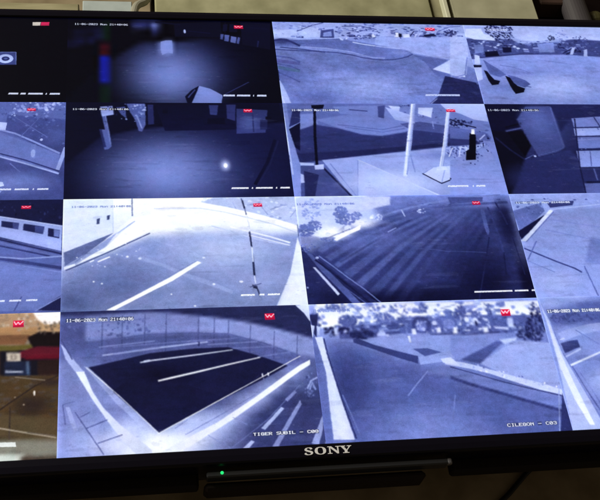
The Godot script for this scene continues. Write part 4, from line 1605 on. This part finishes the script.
	line(40, 5.8, [652, 208, 686, 229])
	line(70, 3.6, [389, 179, 408, 173])
	line(64, 5.1, [400, 179, 397, 262])
	line(24, 4.3, [366, 190, 395, 185])
	line(26, 3.6, [495, 257, 652, 269, 798, 263])
	poly(86, [775, 215, 840, 226, 837, 245, 781, 231])
	poly(84, [843, 154, 866, 149, 866, 228, 839, 226])
	speck(264, 10, 40, 9.3, [1004, 230, 991, 283, 970, 324, 947, 342, 926, 334, 913, 301, 910, 252, 918, 196, 936, 147, 959, 116, 982, 110, 999, 132, 1007, 175], 0.7)
	speck(132, 24, 60, 7.4, [1011, 204, 1000, 246, 985, 277, 967, 292, 953, 286, 943, 260, 942, 221, 948, 178, 961, 140, 978, 115, 995, 111, 1008, 127, 1013, 161], 0.8)
	line(70, 2.2, [972, 188, 969, 267])
	line(66, 2.2, [961, 161, 960, 214])
	speck(52, 20, 44, 7.4, [912, 289, 907, 304, 899, 315, 888, 320, 878, 318, 871, 308, 868, 294, 870, 278, 877, 264, 887, 256, 898, 254, 907, 261, 912, 273], 1.0)
	speck(52, 20, 50, 7.4, [989, 320, 980, 330, 957, 337, 927, 339, 896, 335, 872, 327, 858, 317, 860, 306, 876, 297, 903, 292, 934, 293, 963, 299, 983, 308], 2)
	line(84, 2.9, [990, 263, 1012, 264])
	speck(66, 22, 60, 7.4, [1011, 78, 1005, 96, 993, 110, 979, 116, 965, 112, 955, 101, 951, 84, 954, 65, 963, 48, 976, 38, 991, 36, 1003, 44, 1011, 59], 1.0)
	poly(70, [185, 280, 407, 275, 623, 270, 869, 305, 779, 404, 682, 482, 558, 445, 424, 419])
	poly(66, [580, 267, 720, 276, 864, 301, 807, 359, 755, 422, 682, 482, 559, 440])
	poly(46, [599, 457, 682, 398, 773, 328, 817, 325, 772, 375, 681, 491])
	poly(74, [681, 491, 799, 377, 866, 328, 1005, 357, 1006, 561, 1000, 744, 902, 673, 794, 605])
	glow(76, 893, 590, 129, 108, 1.0)
	poly(84, [785, 319, 869, 305, 857, 331, 807, 355])
	blur(2)
	poly(60, [510, 492, 551, 506, 650, 564, 748, 625, 847, 678, 927, 717, 1005, 752, 1005, 870, 931, 828, 834, 770, 736, 709, 638, 653, 542, 585, 442, 538])
	glow(60, 692, 648, 190, 35, 1.0)
	line(38, 13.0, [542, 582, 639, 651, 736, 709, 834, 770, 931, 828, 999, 870])
	blur(3)
	poly(86, [536, 453, 618, 481, 688, 519, 757, 561, 836, 608, 916, 650, 1010, 712, 1004, 748, 908, 701, 801, 631, 713, 569, 643, 531, 532, 486])
	speck(160, 70, 100, 9, [538, 435, 619, 470, 709, 517, 808, 580, 908, 632, 1015, 695, 990, 729, 802, 620, 643, 531, 532, 486], 1.0)
	speck(70, 50, 64, 7, [619, 470, 711, 506, 810, 565, 959, 650, 956, 668, 796, 590, 617, 488], 1.0)
	line(30, 3.3, [551, 506, 650, 564, 748, 625, 847, 678, 927, 717, 1005, 756])
	poly(38, [167, 275, 186, 270, 255, 325, 354, 381, 426, 419, 420, 474, 349, 430, 251, 359, 168, 301])
	poly(72, [425, 423, 500, 402, 565, 390, 578, 456, 492, 472, 429, 482])
	poly(46, [409, 362, 472, 363, 528, 396, 455, 421])
	poly(88, [518, 444, 562, 436, 594, 498, 525, 474])
	poly(90, [397, 265, 408, 266, 409, 315, 400, 315])
	line(66, 5.4, [456, 528, 402, 616, 354, 700])
	line(60, 5.4, [548, 708, 518, 881])
	poly(54, [-12, 135, 13, 250, 33, 381, 44, 526, 39, 702, 32, 1039, -45, 1032, 2, 523, -11, 267])
	poly(90, [11, 250, 42, 248, 54, 400, 67, 546, 83, 706, 115, 981, 32, 973, 33, 754, 37, 508, 24, 362])
	line(34, 6.5, [46, 261, 54, 391, 69, 537, 86, 706, 121, 975])
	line(60, 4.3, [91, 672, 137, 950])
	poly(28, [3, 78, 34, 80, 17, 250, 4, 212])
	poly(86, [-1, 155, 15, 165, 3, 249, -8, 230])
	poly(84, [24, 164, 37, 176, 30, 241, 21, 231])
	line(74, 4.3, [1011, 543, 994, 671, 972, 814, 932, 1089])
	poly(34, [999, 726, 998, 798, 1010, 1071, 938, 1064])
	wear(700, 0.11)
	blur(2)
	grain(0.34, 0.35)
	text("CILEGON - C03", 735, 927, 944, 948, 99)
	logo(823, 85, 864, 137)
	text(STAMP, 17, 39, 173, 62, 62)

func _paint_white_kerb_road() -> void:
	base(68, 64, 68, 72)
	poly(50, [36, 113, 127, 64, 224, 36, 428, 26, 390, 227, 163, 213, 32, 231])
	poly(72, [8, 3, 276, 4, 158, 63, 49, 80, 16, 98])
	blur(3)
	glow(76, 128, 681, 174, 214, 0.9)
	glow(60, 94, 493, 110, 74, 1.0)
	blur(5)
	speck(66, 40, 54, 9.9, [102, 173, 96, 186, 84, 195, 68, 199, 52, 196, 40, 188, 35, 176, 37, 162, 46, 151, 60, 144, 77, 144, 91, 149, 100, 160], 1.0)
	speck(88, 38, 52, 9.9, [216, 170, 206, 186, 182, 197, 151, 202, 119, 198, 94, 186, 82, 170, 84, 153, 102, 139, 130, 131, 163, 131, 192, 139, 211, 153], 1.0)
	speck(66, 40, 54, 8.7, [285, 170, 277, 184, 261, 195, 240, 199, 218, 196, 202, 186, 194, 172, 197, 157, 209, 144, 229, 137, 251, 136, 270, 143, 283, 155], 1.0)
	poly(74, [50, 286, 99, 258, 207, 221, 301, 211, 604, 205, 590, 273, 244, 275, 148, 304, 64, 349])
	poly(38, [51, 364, 96, 347, 130, 342, 132, 396, 58, 441])
	line(90, 4.3, [53, 337, 75, 326])
	poly(82, [55, 463, 133, 404, 133, 419, 55, 475])
	poly(90, [67, 525, 215, 436, 420, 314, 417, 329, 213, 451, 69, 540])
	poly(66, [72, 544, 212, 455, 582, 312, 399, 1201, 148, 1177, 113, 771])
	line(46, 5.4, [73, 538, 86, 604, 103, 698, 146, 891, 187, 1078])
	line(56, 4.3, [100, 587, 125, 700, 161, 865])
	line(58, 4.3, [141, 608, 211, 706, 318, 842])
	line(60, 4.3, [132, 264, 224, 387])
	glow(78, 218, 670, 164, 162, 1.0)
	blur(2)
	poly(82, [7, -4, 10, 37, 14, 98, 22, 142, 29, 188, 35, 297, 45, 423, 64, 543, 86, 669, 114, 826, 142, 1005, 111, 1174, -17, 1162, 5, 834, 14, 509, 15, 295, 10, 128])
	poly(92, [18, 168, 26, 228, 38, 432, 63, 676, 100, 966, 79, 964, 45, 784, 20, 544])
	line(62, 5.4, [32, 189, 39, 316, 49, 442, 88, 660, 143, 970])
	line(70, 3.3, [10, 128, 15, 295, 14, 509, 5, 834, -1, 1061])
	wear(600, 0.11)
	blur(2)
	grain(0.34, 0.35)
	text(STAMP, 31, 100, 271, 124, 97)
